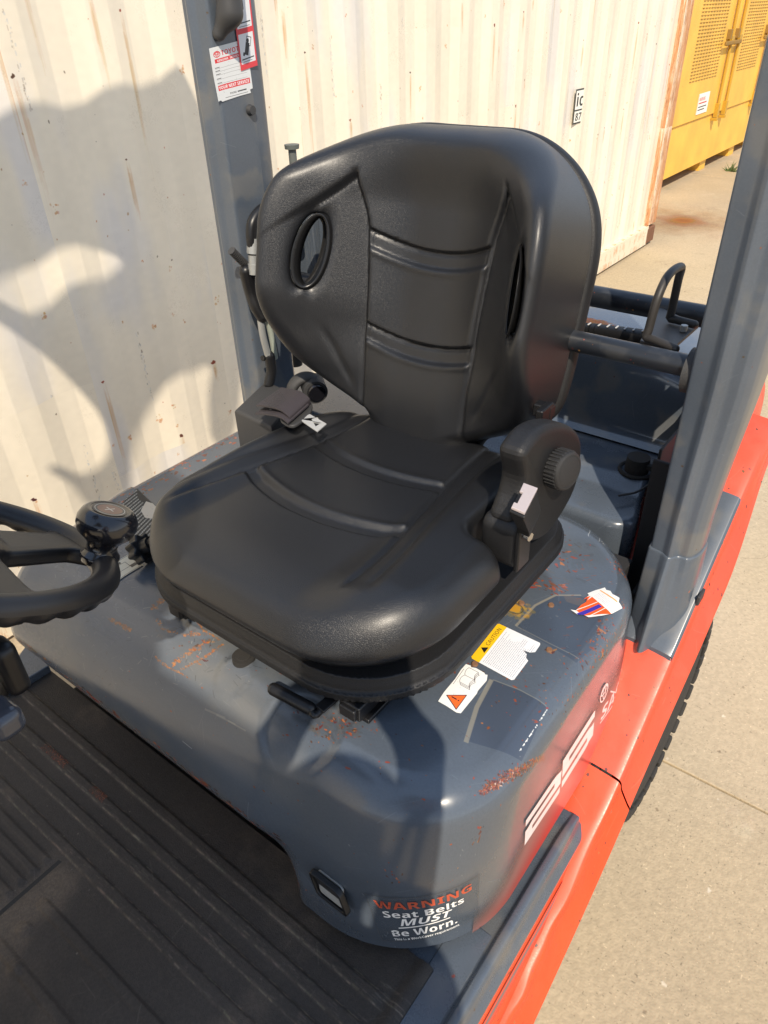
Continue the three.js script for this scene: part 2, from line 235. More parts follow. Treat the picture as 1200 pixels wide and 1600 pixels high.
  const rc = (R) => () => { const k = R(); return `${168 + k * 44 | 0},${106 + k * 46 | 0},${62 + k * 40 | 0}`; }, dkr = (R) => () => `${104 + R() * 30 | 0},${62 + R() * 16 | 0},${42 + R() * 12 | 0}`;
  const railT = ctex(canvas(1024, 256, (g) => { const R = rngOf(8); g.fillStyle = 'rgb(224,212,188)'; g.fillRect(0, 0, 1024, 256); for (let k = 0; k < 60; k++) streak(g, R, R() * 1024, R() < 0.5 ? 150 : R() * 60, 100, 26, 26, rc(R)); for (let k = 0; k < 120; k++) blob(g, R() * 1024, R() < 0.7 ? 256 - R() * R() * 60 : R() * 256, 1 + R() * R() * 6, R, 'rgba(150,92,56,.6)', 2, 0.1); }));
  railT.repeat.set(1, 1 / 0.17);
  const rail = std({ map: rep(railT, 1.3, 0.17), roughness: 0.7 });
  part('bottom_rail', boxUV(box(0.06, 0.15, Z0 - Z1 - 0.16, XF - 0.022, 0.094, (Z0 + Z1) / 2 + 0.08)), rail, box0);
  part('top_rail', boxUV(box(0.07, 0.1, Z0 - Z1, XF - 0.02, YT + 0.05, (Z0 + Z1) / 2)), paint, box0);
  const postT = ctex(canvas(256, 1024, (g) => { const R = rngOf(18); g.fillStyle = 'rgb(226,214,190)'; g.fillRect(0, 0, 256, 1024); for (let k = 0; k < 520; k++) streak(g, R, 84 + Math.sqrt(R()) * 172, R() * 1024 - 60, 190, 22, 16, rc(R)); for (let k = 0; k < 60; k++) streak(g, R, R() * 120, R() * 1024, 60, 8, 8, rc(R)); for (let k = 0; k < 46; k++) streak(g, R, 110 + R() * 146, R() * 1024, 90, 12, 14, dkr(R)); for (let k = 0; k < 90; k++) blob(g, R() * 256, R() * 1024, 1 + R() * 3, R, 'rgba(110,66,44,.7)', 2, 1.57); }));
  const pm = std({ map: postT, roughness: 0.75 });
  const pg = boxUV(box(0.12, YT - YB, 0.17, XF - 0.055, (YT + YB) / 2, Z1 + 0.085, 0.006)); { const U = pg.attributes.uv, Nn = pg.attributes.normal, Q = pg.attributes.position; for (let i = 0; i < U.count; i++) { const ax = Math.abs(Nn.getX(i)) > 0.6; U.setXY(i, ax ? 0.62 - (Q.getZ(i) - Z1) / 0.17 * 0.5 + 0.3 : 0.22 + (Q.getX(i) - XF + 0.115) / 0.12 * 0.6, Q.getY(i) / 0.9); } }
  part('corner_post', pg, pm, box0, 'rusty corner post');
  const rust = std({ color: lin(0.19, 0.085, 0.042), roughness: 0.85, bumpMap: rep(speckT, 0.08), bumpScale: 0.002 });
  part('corner_casting', boxUV(box(0.17, 0.13, 0.18, XF - 0.075, 0.085, Z1 + 0.09, 0.012)), rust, box0);
  part('end_wall', box(2.2, YT - 0.1, 0.06, XF - 1.2, YT / 2 + 0.05, Z1 + 0.14), paint, box0);
  part('roof', box(2.3, 0.06, Z0 - Z1, XF - 1.17, YT + 0.06, (Z0 + Z1) / 2), paint, box0);
  const a = at(904, 143, 'x', XF), b = at(897, 194, 'x', XF);
  const tag = ctex(canvas(128, 300, (g) => { g.fillStyle = '#ece9df'; g.fillRect(0, 0, 128, 300); g.strokeStyle = '#27302f'; g.lineWidth = 14; g.strokeRect(7, 7, 140, 286); g.beginPath(); g.moveTo(0, 182); g.lineTo(128, 182); g.stroke(); g.fillStyle = '#27302f'; g.font = 'bold 150px sans-serif'; g.fillText('ic', 22, 148); g.font = 'bold 92px sans-serif'; g.fillText('87', 30, 272); }), false);
  const tg = new THREE.PlaneGeometry(0.115, 0.19).rotateY(Math.PI / 2); part('approval_plate', tg.translate(XF - 0.0175, 1.2, -4.39), std({ map: tag, roughness: 0.5 }), box0, 'small ic 87 marking plate');
}

// ───────────────────────── setting: yellow generator container ─────────────────────────
{
  const X = -2.1, Z0 = -6.6, Z1 = -17.5, yb = 0.12, gr = top(new THREE.Group(), 'yellow_container', 'yellow steel equipment container with louvred doors and lock rods, beyond the cream container', 'container');
  const T = paintTile([234, 184, 78], 44, 6, 0.03), ym = std({ map: rep(T, 1.2), roughness: 0.55 }), dk = std({ color: lin(0.28, 0.16, 0.035), roughness: 0.8 }), rod = std({ color: lin(0.5, 0.29, 0.03), roughness: 0.5 });
  part('body', boxUV(box(2.2, 2.5, Z0 - Z1, X - 1.1, yb + 1.25, (Z0 + Z1) / 2, 0.006)), ym, gr);
  part('skirt_panel', boxUV(box(0.012, 0.5, Z0 - Z1 - 0.02, X + 0.006, yb + 0.252, (Z0 + Z1) / 2, 0.003)), ym, gr);
  const seams = [-8.0, -9.62, -11.2, -12.7, -14.3];
  for (let i = 0; i < seams.length; i++) {
    const za = i ? seams[i - 1] : -6.65, zb = seams[i], w = za - zb - 0.02, door = part('louvred_door', boxUV(box(0.03, 1.9, w, X + 0.015, 1.58, (za + zb) / 2, 0.004)), ym, gr);
    const lo = zb + 0.34 + (i === 0 ? 0 : 0), hi = za - 0.42;
    const lou = []; for (let y = 1.02; y < 2.4; y += 0.030) for (let z = lo; z < hi; z += 0.092) lou.push(box(0.012, 0.006, 0.062, X + 0.031, y, z, 0.002));
    const l = part('louvre', join(lou), dk, door); l.userData.kind = 'stuff';
    const rz = zb + 0.07; for (const zz of i === 1 ? [rz, rz - 0.3] : [rz]) {
      part('lock_rod', cyl(V3(X + 0.055, 0.66, zz), V3(X + 0.055, 2.45, zz), 0.016), rod, door);
      part('rod_guide', join([box(0.05, 0.14, 0.06, X + 0.05, 0.66, zz), box(0.07, 0.03, 0.05, X + 0.05, 0.57, zz + 0.02), box(0.05, 0.05, 0.09, X + 0.05, 1.36, zz)]), rod, door);
      part('lock_handle', join([box(0.025, 0.04, 0.28, X + 0.08, 1.32, zz + 0.15, 0.01), box(0.05, 0.09, 0.05, X + 0.05, 1.4, zz + 0.1)]), dk, door);
    }
  }
  for (const z of [-9.7, -10.9, -11.9, -14]) part('support_foot', boxUV(box(0.18, yb, 0.22, X - 0.12, yb / 2, z)), ym, gr);
  const p = at(1071, 164, 'x', X + 0.034), tg = ctex(canvas(256, 128, (g) => { g.fillStyle = '#f2efe8'; g.fillRect(0, 0, 256, 128); g.fillStyle = '#c43a34'; g.font = 'bold 30px sans-serif'; g.fillText('WARNING', 18, 46); g.fillRect(18, 56, 190, 8); g.fillStyle = '#333'; g.fillRect(18, 80, 200, 7); g.fillRect(18, 98, 160, 7); }), false);
  part('warning_plate', box(0.004, 0.2, 0.36, X + 0.032, 0.78, -9.02, 0.001), std({ color: lin(0.7, 0.68, 0.62), roughness: 0.5 }), gr);
  part('warning_print', new THREE.PlaneGeometry(0.36, 0.2).rotateY(Math.PI / 2).translate(X + 0.0365, 0.78, -9.02), std({ map: tg, roughness: 0.5 }), gr);
  // small weed in the joint
  const R = rngOf(3), q = at(1145, 268, 'y', 0), bl = []; for (let i = 0; i < 26; i++) { const a = R() * 6.3, l = 0.04 + R() * 0.12, g = new THREE.ConeGeometry(0.008, l, 4); g.translate(0, l / 2, 0); g.rotateZ(0.3 + R() * 0.8); g.rotateY(a); g.translate(q.x + (R() - 0.5) * 0.14, 0, q.z + (R() - 0.5) * 0.05); bl.push(g); }
  const w = new THREE.Mesh(join(bl), std({ color: lin(0.09, 0.13, 0.035), roughness: 0.8 })); shade(top(w, 'weed', 'small green weed growing from the concrete joint by the yellow container', 'weed'));
  shade(gr);
}

// ───────────────────────── forklift: bonnet (engine cover) ─────────────────────────
const truck = top(new THREE.Group(), 'forklift', 'grey and orange counterbalance forklift with a new black operator seat, parked beside the cream container', 'forklift');
const MIDX = -0.034, TOPY = 0.92;
const frontZ = lut([[0.60, -0.03], [0.66, -0.035], [0.71, 0.005], [0.76, 0.032], [0.80, 0.026], [0.86, -0.002], [0.92, -0.03]]);
const frontZr = lut([[0.60, 0.030], [0.68, 0.029], [0.712, 0.024], [0.76, 0.020], [0.80, 0.014], [0.86, -0.008], [0.92, -0.036]]);
const rr2 = (x, z, hx, hz, r) => { const a = Math.abs(x) - hx + r, b = Math.abs(z) - hz + r; return Math.min(Math.max(a, b), 0) + Math.hypot(Math.max(a, 0), Math.max(b, 0)) - r; };
function hoodSDF(x, y, z) {
  const h = TOPY - y, right = sst(0.13, 0.23, x), zf = mix(frontZ(y), frontZr(y), right), zr = -0.745;
  const xr = 0.456 + 0.008 * clamp(h / 0.3) - 0.055 * sst(-0.5, -0.75, z), xl = -0.555;
  const cx = (xr + xl) / 2, cz = (zf + zr) / 2, hx = (xr - xl) / 2, hz = (zf - zr) / 2;
  let d2 = rr2(x - cx, z - cz, hx, hz, x > 0 ? (z > -0.35 ? mix(0.15, 0.20, clamp(h / 0.28)) : 0.17) : 0.07);
  const rt = z > -0.3 ? mix(0.040, 0.085, sst(0.35, -0.05, x) * sst(-0.3, -0.1, z)) : mix(0.05, 0.036, sst(0.2, 0.4, x));
  let top = y - TOPY;
  top += 0.010 * gauss(Math.hypot((x - 0.335) / 1.1, (z + 0.60)), 0.05);                            // shallow dish right of the seat
  top += 0.007 * sst(0.07, 0.05, Math.hypot(x - 0.175, (z + 0.055) * 1.2));                          // pressed pocket for the slide rail
  top -= 0.006 * sst(0.048, 0.03, Math.hypot((x + 0.085) * 1.0, (z + 0.115) * 1.5));                   // pressed dimple in front of the left rail
  top -= 0.004 * sst(0.036, 0.026, Math.hypot(x - 0.030, z + 0.068));                                // collar round the plug
  const a = d2 + rt, b = top + rt, e = Math.min(Math.max(a, b), 0) + Math.hypot(Math.max(a, 0), Math.max(b, 0)) - rt;
  let d = Math.max(e, 0.624 - y);
  return d * 0.8;
}
const HU0 = -0.64, HUW = 1.56, HV0 = -0.80, HVW = 1.22, HT = 2048;
function hoodUV(p, n) { const h = Math.max(0, TOPY - p.y), q = n.x * n.x + n.z * n.z + 1e-9; return [p.x + Math.sign(n.x) * h * n.x * n.x / q, p.z + h * n.z * n.z / q * Math.sign(n.z)]; }
const hoodPx = (px, py) => { const p = hit(px, py, hoodSDF), n = grad(hoodSDF, p.x, p.y, p.z).normalize(), [u, v] = hoodUV(p, n); return [(u - HU0) / HUW * HT, (v - HV0) / HVW * HT]; };
const hoodCanvas = canvas(HT, HT, (g) => {
  const im = g.createImageData(HT, HT), d = im.data, F = 12;
  for (let j = 0; j < HT; j++) for (let i = 0; i < HT; i++) { const u = i / HT, v = j / HT, a = fbm(u, v, 6, 5, 5) - 0.5, b = vn(u, v, 700, 14) - 0.5, k = 1 + 0.15 * a + 0.05 * b, o = (j * HT + i) * 4, du = 0.5 * sst(0.5, 0.72, fbm(u, v, 7, 5, 45)) * sst(0.75, 0.35, u); d[o] = mix(GREY[0] * k, 122, du); d[o + 1] = mix(GREY[1] * k, 116, du); d[o + 2] = mix(GREY[2] * k, 106, du); d[o + 3] = 255; }
  g.putImageData(im, 0, 0);
  const R = rngOf(101), sc = HT / HUW;
  const stroke = (pts, col, w) => { g.strokeStyle = col; g.lineWidth = w; g.beginPath(); pts.map(p => hoodPx(...p)).forEach((p, i) => i ? g.lineTo(...p) : g.moveTo(...p)); g.stroke(); };
  const fillP = (pts, col) => { g.fillStyle = col; g.beginPath(); pts.map(p => hoodPx(...p)).forEach((p, i) => i ? g.lineTo(...p) : g.moveTo(...p)); g.closePath(); g.fill(); };
  const rust = (px, py, spread, n, r, col) => { const [x, y] = hoodPx(px, py); for (let k = 0; k < n; k++) { const a = R() * 6.3, q = Math.sqrt(R()) * spread; blob(g, x + Math.cos(a) * q, y + Math.sin(a) * q, r * (0.16 + R() * R() * 0.75), R, col || rustCol(R), 1 + R() * 1.8); } };
  // clean paint where old stickers were
  fillP([[806, 978], [838, 946], [868, 931], [905, 930], [946, 950], [930, 1010], [900, 1036]], 'rgba(66,75,88,.9)');
  stroke([[806, 978], [836, 946], [868, 930], [908, 930]], 'rgba(150,140,122,.7)', 6); stroke([[806, 978], [856, 1004], [905, 1030]], 'rgba(128,126,118,.6)', 3);
  fillP([[730, 1158], [752, 1096], [770, 1062], [812, 1078], [854, 1104], [836, 1146], [815, 1190]], 'rgba(64,73,86,.92)');
  stroke([[728, 1160], [745, 1105], [768, 1062]], 'rgba(150,142,124,.65)', 9); stroke([[770, 1062], [812, 1078], [854, 1104]], 'rgba(140,136,124,.55)', 3);
  for (let k = 0; k < 44; k++) { const t = R(), p = hoodPx(mix(856, 812, t), mix(1106, 1172, t)); g.fillStyle = 'rgba(226,226,220,.9)'; g.fillRect(p[0], p[1], 1 + R() * 3, 1.5 + R() * 5); }
  fillP([[880, 930], [905, 934], [932, 948], [915, 950], [885, 940]], 'rgba(120,100,84,.35)');
  // dusty left side and streaks
  for (let k = 0; k < 260; k++) { const [x, y] = hoodPx(70 + R() * 330, 880 + R() * 200); g.strokeStyle = `rgba(${R() < 0.55 ? '40,42,46' : '160,158,148'},${0.12 + R() * 0.4})`; g.lineWidth = 0.8 + R() * 1.8; const a = R() * 6.3, l = 4 + R() * 22; g.beginPath(); g.moveTo(x, y); g.lineTo(x + Math.cos(a) * l, y + Math.sin(a) * l); g.stroke(); }
  for (const [p, w] of [[[[330, 1000], [296, 1020], [268, 1040]], 9], [[[346, 1008], [318, 1028], [282, 1046]], 5], [[[300, 960], [318, 985], [344, 1000]], 3], [[[240, 1025], [262, 1042], [300, 1062]], 4], [[[280, 920], [255, 938], [236, 952]], 9], [[[246, 966], [252, 982], [290, 992], [312, 990]], 6], [[[172, 968], [190, 976], [204, 986]], 8], [[[195, 888], [230, 872], [270, 862]], 2]]) for (let q = 0; q < 110; q++) { const t = R() * (p.length - 1), a = p[Math.floor(t)], b = p[Math.min(p.length - 1, Math.floor(t) + 1)], f = t % 1, [X, Y] = hoodPx(mix(a[0], b[0], f) + (R() - 0.5) * w * 0.9, mix(a[1], b[1], f) + (R() - 0.5) * w * 0.7); const k = R(); blob(g, X, Y, 0.8 + R() * R() * w * 0.55, R, `rgba(${118 + k * 70 | 0},${68 + k * 50 | 0},${44 + k * 18 | 0},${0.35 + R() * 0.55})`, 1.6); }
  for (let k = 0; k < 60; k++) { const p = hoodPx(330 + R() * 120, 930 + R() * 60); g.strokeStyle = `rgba(58,50,46,${0.15 + R() * 0.3})`; g.lineWidth = 1 + R() * 1.5; const l = 6 + R() * 30; g.beginPath(); g.moveTo(...p); g.lineTo(p[0] + l * 0.4, p[1] - l); g.stroke(); }
  for (let k = 0; k < 240; k++) { const a = R(), [x, y] = a < 0.4 ? hoodPx(520 + (R() - 0.5) * 80, 1128 + (R() - 0.5) * 46) : a < 0.7 ? hoodPx(300 + (R() - 0.5) * 110, 965 + (R() - 0.5) * 60) : hoodPx(870 + (R() - 0.5) * 120, 880 + (R() - 0.5) * 60); blob(g, x, y, 1.5 + R() * 7, R, `rgba(${R() < 0.5 ? '56,50,46' : '98,84,70'},${0.05 + R() * 0.18})`, 1.8); }
  // chipped and rusted spots
  for (let k = 0; k < 150; k++) { const t = R(), w = 1 - Math.abs(t - 0.35); rust(mix(752, 852, t) + (R() - 0.5) * 6, mix(1237, 1181, t) + (R() - 0.5) * 8, 13 * w, 6, 3.4); if (k % 5 === 0 && t < 0.6) rust(mix(752, 852, t), mix(1240, 1184, t), 9 * w, 2, 2.6, 'rgba(206,184,168,.8)'); }
  for (const [x, y, s, n, r] of [[960, 880, 30, 22, 6], [978, 900, 24, 20, 6], [965, 940, 30, 20, 6], [950, 985, 36, 40, 6], [938, 1010, 36, 50, 6], [920, 1035, 34, 34, 5], [988, 850, 24, 22, 6], [885, 868, 30, 14, 8], [880, 885, 26, 14, 8], [845, 882, 20, 7, 7], [830, 915, 24, 12, 7], [858, 915, 40, 40, 9], [870, 845, 40, 20, 5], [800, 1085, 120, 40, 4], [860, 1060, 100, 40, 4], [870, 1090, 100, 40, 4], [910, 1080, 60, 20, 4], [745, 1306, 20, 14, 5], [700, 1300, 200, 18, 3], [520, 1290, 240, 16, 3], [615, 1365, 30, 10, 5], [640, 1180, 100, 10, 4], [300, 1010, 60, 24, 6], [440, 1050, 60, 10, 5], [500, 1150, 90, 18, 5], [560, 1130, 40, 50, 4.5], [520, 1135, 40, 50, 4.5], [858, 1015, 12, 5, 8], [742, 1039, 8, 5, 8], [815, 945, 6, 2, 7], [860, 946, 5, 2, 6], [130, 940, 60, 10, 4]]) rust(x, y, s, n, r);
  for (let k = 0; k < 90; k++) { const p = hoodPx(870 + R() * 130, 860 + R() * 170); g.strokeStyle = `rgba(130,68,48,${0.4 + R() * 0.5})`; g.lineWidth = 1 + R() * 2.5; const l = 4 + R() * 18; g.beginPath(); g.moveTo(...p); g.lineTo(p[0] + l * (R() - 0.2), p[1] - l * R()); g.stroke(); }
  for (const [a, b] of [[803, 950]]) { const [x, y] = hoodPx(a, b); for (let k = 0; k < 200; k++) { const t = R() * 6.3, q = R() * 40; g.fillStyle = `rgba(${170 + R() * 40 | 0},${130 + R() * 30 | 0},${40 + R() * 30 | 0},.28)`; g.beginPath(); g.arc(x + Math.cos(t) * q * 1.1, y + Math.sin(t) * q, 1 + R() * 6, 0, 7); g.fill(); } g.fillStyle = 'rgb(186,138,50)'; g.beginPath(); g.arc(x, y, 15, 0, 7); g.fill(); g.strokeStyle = 'rgba(80,70,50,.8)'; g.lineWidth = 3; g.beginPath(); g.arc(x, y, 20, 0, 7); g.stroke(); }
  // rusty edge along the left and the lower front lip
  for (let k = 0; k < 420; k++) { const t = R(), z = mix(-0.74, -0.1, t), x = -0.53 + R() * R() * 0.07; blob(g, (x - HU0) * sc, (z - HV0) / HVW * HT, 1.5 + R() * R() * 8, R, rustCol(R), 1.6, 1.5); }
  for (let k = 0; k < 60; k++) { const t = R(); blob(g, (-0.47 + R() * 0.14 - HU0) * sc, (mix(-0.6, -0.25, t) - HV0) / HVW * HT, 2 + R() * 9, R, rustCol(R), 1.6, 0.7); }
  for (let k = 0; k < 260; k++) { const x = -0.52 + R() * 0.72; blob(g, (x - HU0) * sc, (mix(0.175, 0.25, R() * R()) - HV0) / HVW * HT, 1.2 + R() * R() * 6, R, rustCol(R), 2.4, 0.02); }
  for (const [x, w] of [[-0.06, 0.07], [0.06, 0.09], [0.16, 0.012], [-0.27, 0.03]]) for (let k = 0; k < 60; k++) blob(g, (x + (R() - 0.5) * w - HU0) * sc, (0.205 + R() * 0.03 - HV0) / HVW * HT, 2 + R() * 6, R, 'rgb(122,62,44)', 2, 0.05);
  for (let k = 0; k < 900; k++) { const x = R() * HT, y = R() * HT; blob(g, x, y, 0.6 + R() * R() * 2.6, R, R() < 0.45 ? rustCol(R) : `rgba(${R() < 0.5 ? '44,48,54' : '150,150,144'},${0.25 + R() * 0.4})`, 1.5); }
  for (let k = 0; k < 420; k++) { const x = R() * HT, y = R() * HT, a = R() * 6.3, l = 10 + R() * 70; g.strokeStyle = `rgba(${R() < 0.6 ? '170,178,186' : '48,52,60'},${0.06 + R() * 0.16})`; g.lineWidth = 0.7 + R(); g.beginPath(); g.moveTo(x, y); g.lineTo(x + Math.cos(a) * l, y + Math.sin(a) * l); g.stroke(); }
  for (const p of [[[905, 815], [920, 838]], [[918, 822], [936, 846]], [[285, 1158], [300, 1170]], [[840, 838], [860, 848]]]) stroke(p, 'rgba(200,204,206,.6)', 2);
  for (let k = 0; k < 3; k++) stroke([[320 + k * 18, 1108 + k * 9], [352 + k * 16, 1122 + k * 10]], 'rgba(160,156,140,.35)', 7 - k);
});
{
  const g = iso(hoodSDF, [-0.62, 0.60, -0.80], [0.54, 0.95, 0.09], 0.0062), P = g.attributes.position, N = g.attributes.normal, U = new Float32Array(P.count * 2);
  for (let i = 0; i < P.count; i++) { const [u, v] = hoodUV(V3().fromBufferAttribute(P, i), V3().fromBufferAttribute(N, i)); U[2 * i] = (u - HU0) / HUW; U[2 * i + 1] = 1 - (v - HV0) / HVW; }
  g.setAttribute('uv', new THREE.BufferAttribute(U, 2));
  const mat = std({ map: ctex(hoodCanvas, false), roughness: 0.36, clearcoat: 0.5, clearcoatRoughness: 0.22, roughnessMap: wearT });
  const hood = part('bonnet', g, mat, truck, 'scratched grey bonnet under the seat');
  // latch tongue in the pocket, plug, bolts
  { const c = hit(515, 1394, (x, y, z) => Math.max(hoodSDF(x, y, z), 0) + 0 * z - 0.0), n = V3(0, 0.05, 1).normalize(), tx = V3(1, 0, 0), ty = V3().crossVectors(n, tx), bm = new THREE.Matrix4().makeBasis(tx, ty, n).setPosition(at(515, 1394, 'z', 0.031));
    const rrp = (w, h, r, sk) => { const o = []; for (let q = 0; q < 4; q++) for (let k = 0; k <= 6; k++) { const a = q * Math.PI / 2 + k / 6 * Math.PI / 2, X = (q === 0 || q === 3 ? 1 : -1) * (w - r) + Math.cos(a) * r, Y = (q < 2 ? 1 : -1) * (h - r) + Math.sin(a) * r; o.push([X - Y * sk, Y]); } return o; };
    const fr = part('latch_frame', extrude(rrp(0.0285, 0.0215, 0.008, 0.35), 0.010, 0.002, 2, [rrp(0.0235, 0.0165, 0.006, 0.35)]).translate(0, 0, -0.005).applyMatrix4(bm), M.black, hood); part('latch_tongue', extrude(rrp(0.0225, 0.0155, 0.006, 0.35), 0.004, 0.0015).applyMatrix4(new THREE.Matrix4().makeRotationX(-0.35)).translate(0, 0.002, -0.006).applyMatrix4(bm), M.zinc, fr); part('latch_recess', extrude(rrp(0.026, 0.019, 0.007, 0.35), 0.004, 0.001).translate(0, 0, -0.0045).applyMatrix4(bm), M.chassis, fr); }
  const pl = hit(381, 1027, hoodSDF); part('rubber_plug', join([cyl(V3(pl.x, pl.y - 0.01, pl.z), V3(pl.x, pl.y + 0.004, pl.z), 0.0185, 0.0175, 32), cyl(V3(pl.x, pl.y, pl.z), V3(pl.x, pl.y + 0.0065, pl.z), 0.013, 0.012, 24)]), M.rubber, hood);
  for (const [x, y] of [[815, 943], [861, 946], [742, 1038], [858, 1016]]) { const p = hit(x, y, hoodSDF); part('screw', cyl(p, p.clone().add(V3(0, 0.003, 0)), 0.0055, 0.0045, 6), std({ color: lin(0.2, 0.1, 0.05), roughness: 0.8 }), hood); }
}
// thin printed film laid on a surface given by a signed distance; corners in reading order TL TR BR BL
function film(name, corners, sdf, tex, parent, nx = 24, ny = 24, off = 0.0009, label) {
  const P = [], U = [], I = [];
  for (let j = 0; j <= ny; j++) for (let i = 0; i <= nx; i++) {
    const u = i / nx, v = j / ny, p = corners[0].clone().lerp(corners[1], u).lerp(corners[3].clone().lerp(corners[2], u), v);
    for (let k = 0; k < 8; k++) { const g = grad(sdf, p.x, p.y, p.z), l = g.lengthSq() || 1, d = sdf(p.x, p.y, p.z); p.addScaledVector(g, -d / l * 0.9); }
    const n = grad(sdf, p.x, p.y, p.z).normalize(); p.addScaledVector(n, off); P.push(p.x, p.y, p.z); U.push(u, 1 - v);
  }
  for (let j = 0; j < ny; j++) for (let i = 0; i < nx; i++) { const a = j * (nx + 1) + i, b = a + 1, c = a + nx + 1, d = c + 1; I.push(a, c, b, b, c, d); }
  const g = new THREE.BufferGeometry(); g.setAttribute('position', new THREE.Float32BufferAttribute(P, 3)); g.setAttribute('uv', new THREE.Float32BufferAttribute(U, 2)); g.setIndex(I); g.computeVertexNormals();
  return part(name, g, tex.isMaterial ? tex : std({ map: tex, transparent: true, roughness: 0.45 }), parent, label);
}
if (0) console.log(JSON.stringify([[570, 1394], [748, 1364], [746, 1428], [598, 1468]].map(([x, y]) => { const p = hit(x, y, hoodSDF); return [p.x, p.y, p.z, hoodSDF(p.x, p.y, p.z)]; })));
const onHood = (l) => l.map(([x, y]) => hit(x, y, hoodSDF));
const cut = (g, pts) => { g.globalCompositeOperation = 'destination-in'; g.fillStyle = '#000'; g.beginPath(); pts.forEach((p, i) => i ? g.lineTo(...p) : g.moveTo(...p)); g.closePath(); g.fill(); g.globalCompositeOperation = 'source-over'; };
const bite = (g, pts) => { g.globalCompositeOperation = 'destination-out'; g.fillStyle = '#000'; g.beginPath(); pts.forEach((p, i) => i ? g.lineTo(...p) : g.moveTo(...p)); g.closePath(); g.fill(); g.globalCompositeOperation = 'source-over'; };
const grime = (g, w, h, s, n = 60) => { const R = rngOf(s); for (let k = 0; k < n; k++) { g.fillStyle = `rgba(${R() < 0.6 ? '110,100,90' : '70,66,64'},${0.15 + R() * 0.5})`; const x = R() * w, y = R() * h; g.fillRect(x, y, 1 + R() * 3, 1 + R() * 3); } for (let k = 0; k < n / 6; k++) { g.strokeStyle = 'rgba(60,58,58,.5)'; g.lineWidth = 1 + R(); const x = R() * w, y = R() * h; g.beginPath(); g.moveTo(x, y); g.lineTo(x + (R() - 0.5) * 40, y + (R() - 0.5) * 40); g.stroke(); } };
const lines = (g, x0, x1, y0, n, dy, h, col, s) => { const R = rngOf(s); g.fillStyle = col; for (let k = 0; k < n; k++) { let x = x0; const end = x1 - R() * (x1 - x0) * 0.25; while (x < end) { const w = 5 + R() * 22; g.fillRect(x, y0 + k * dy, Math.min(w, end - x), h); x += w + 5; } } };
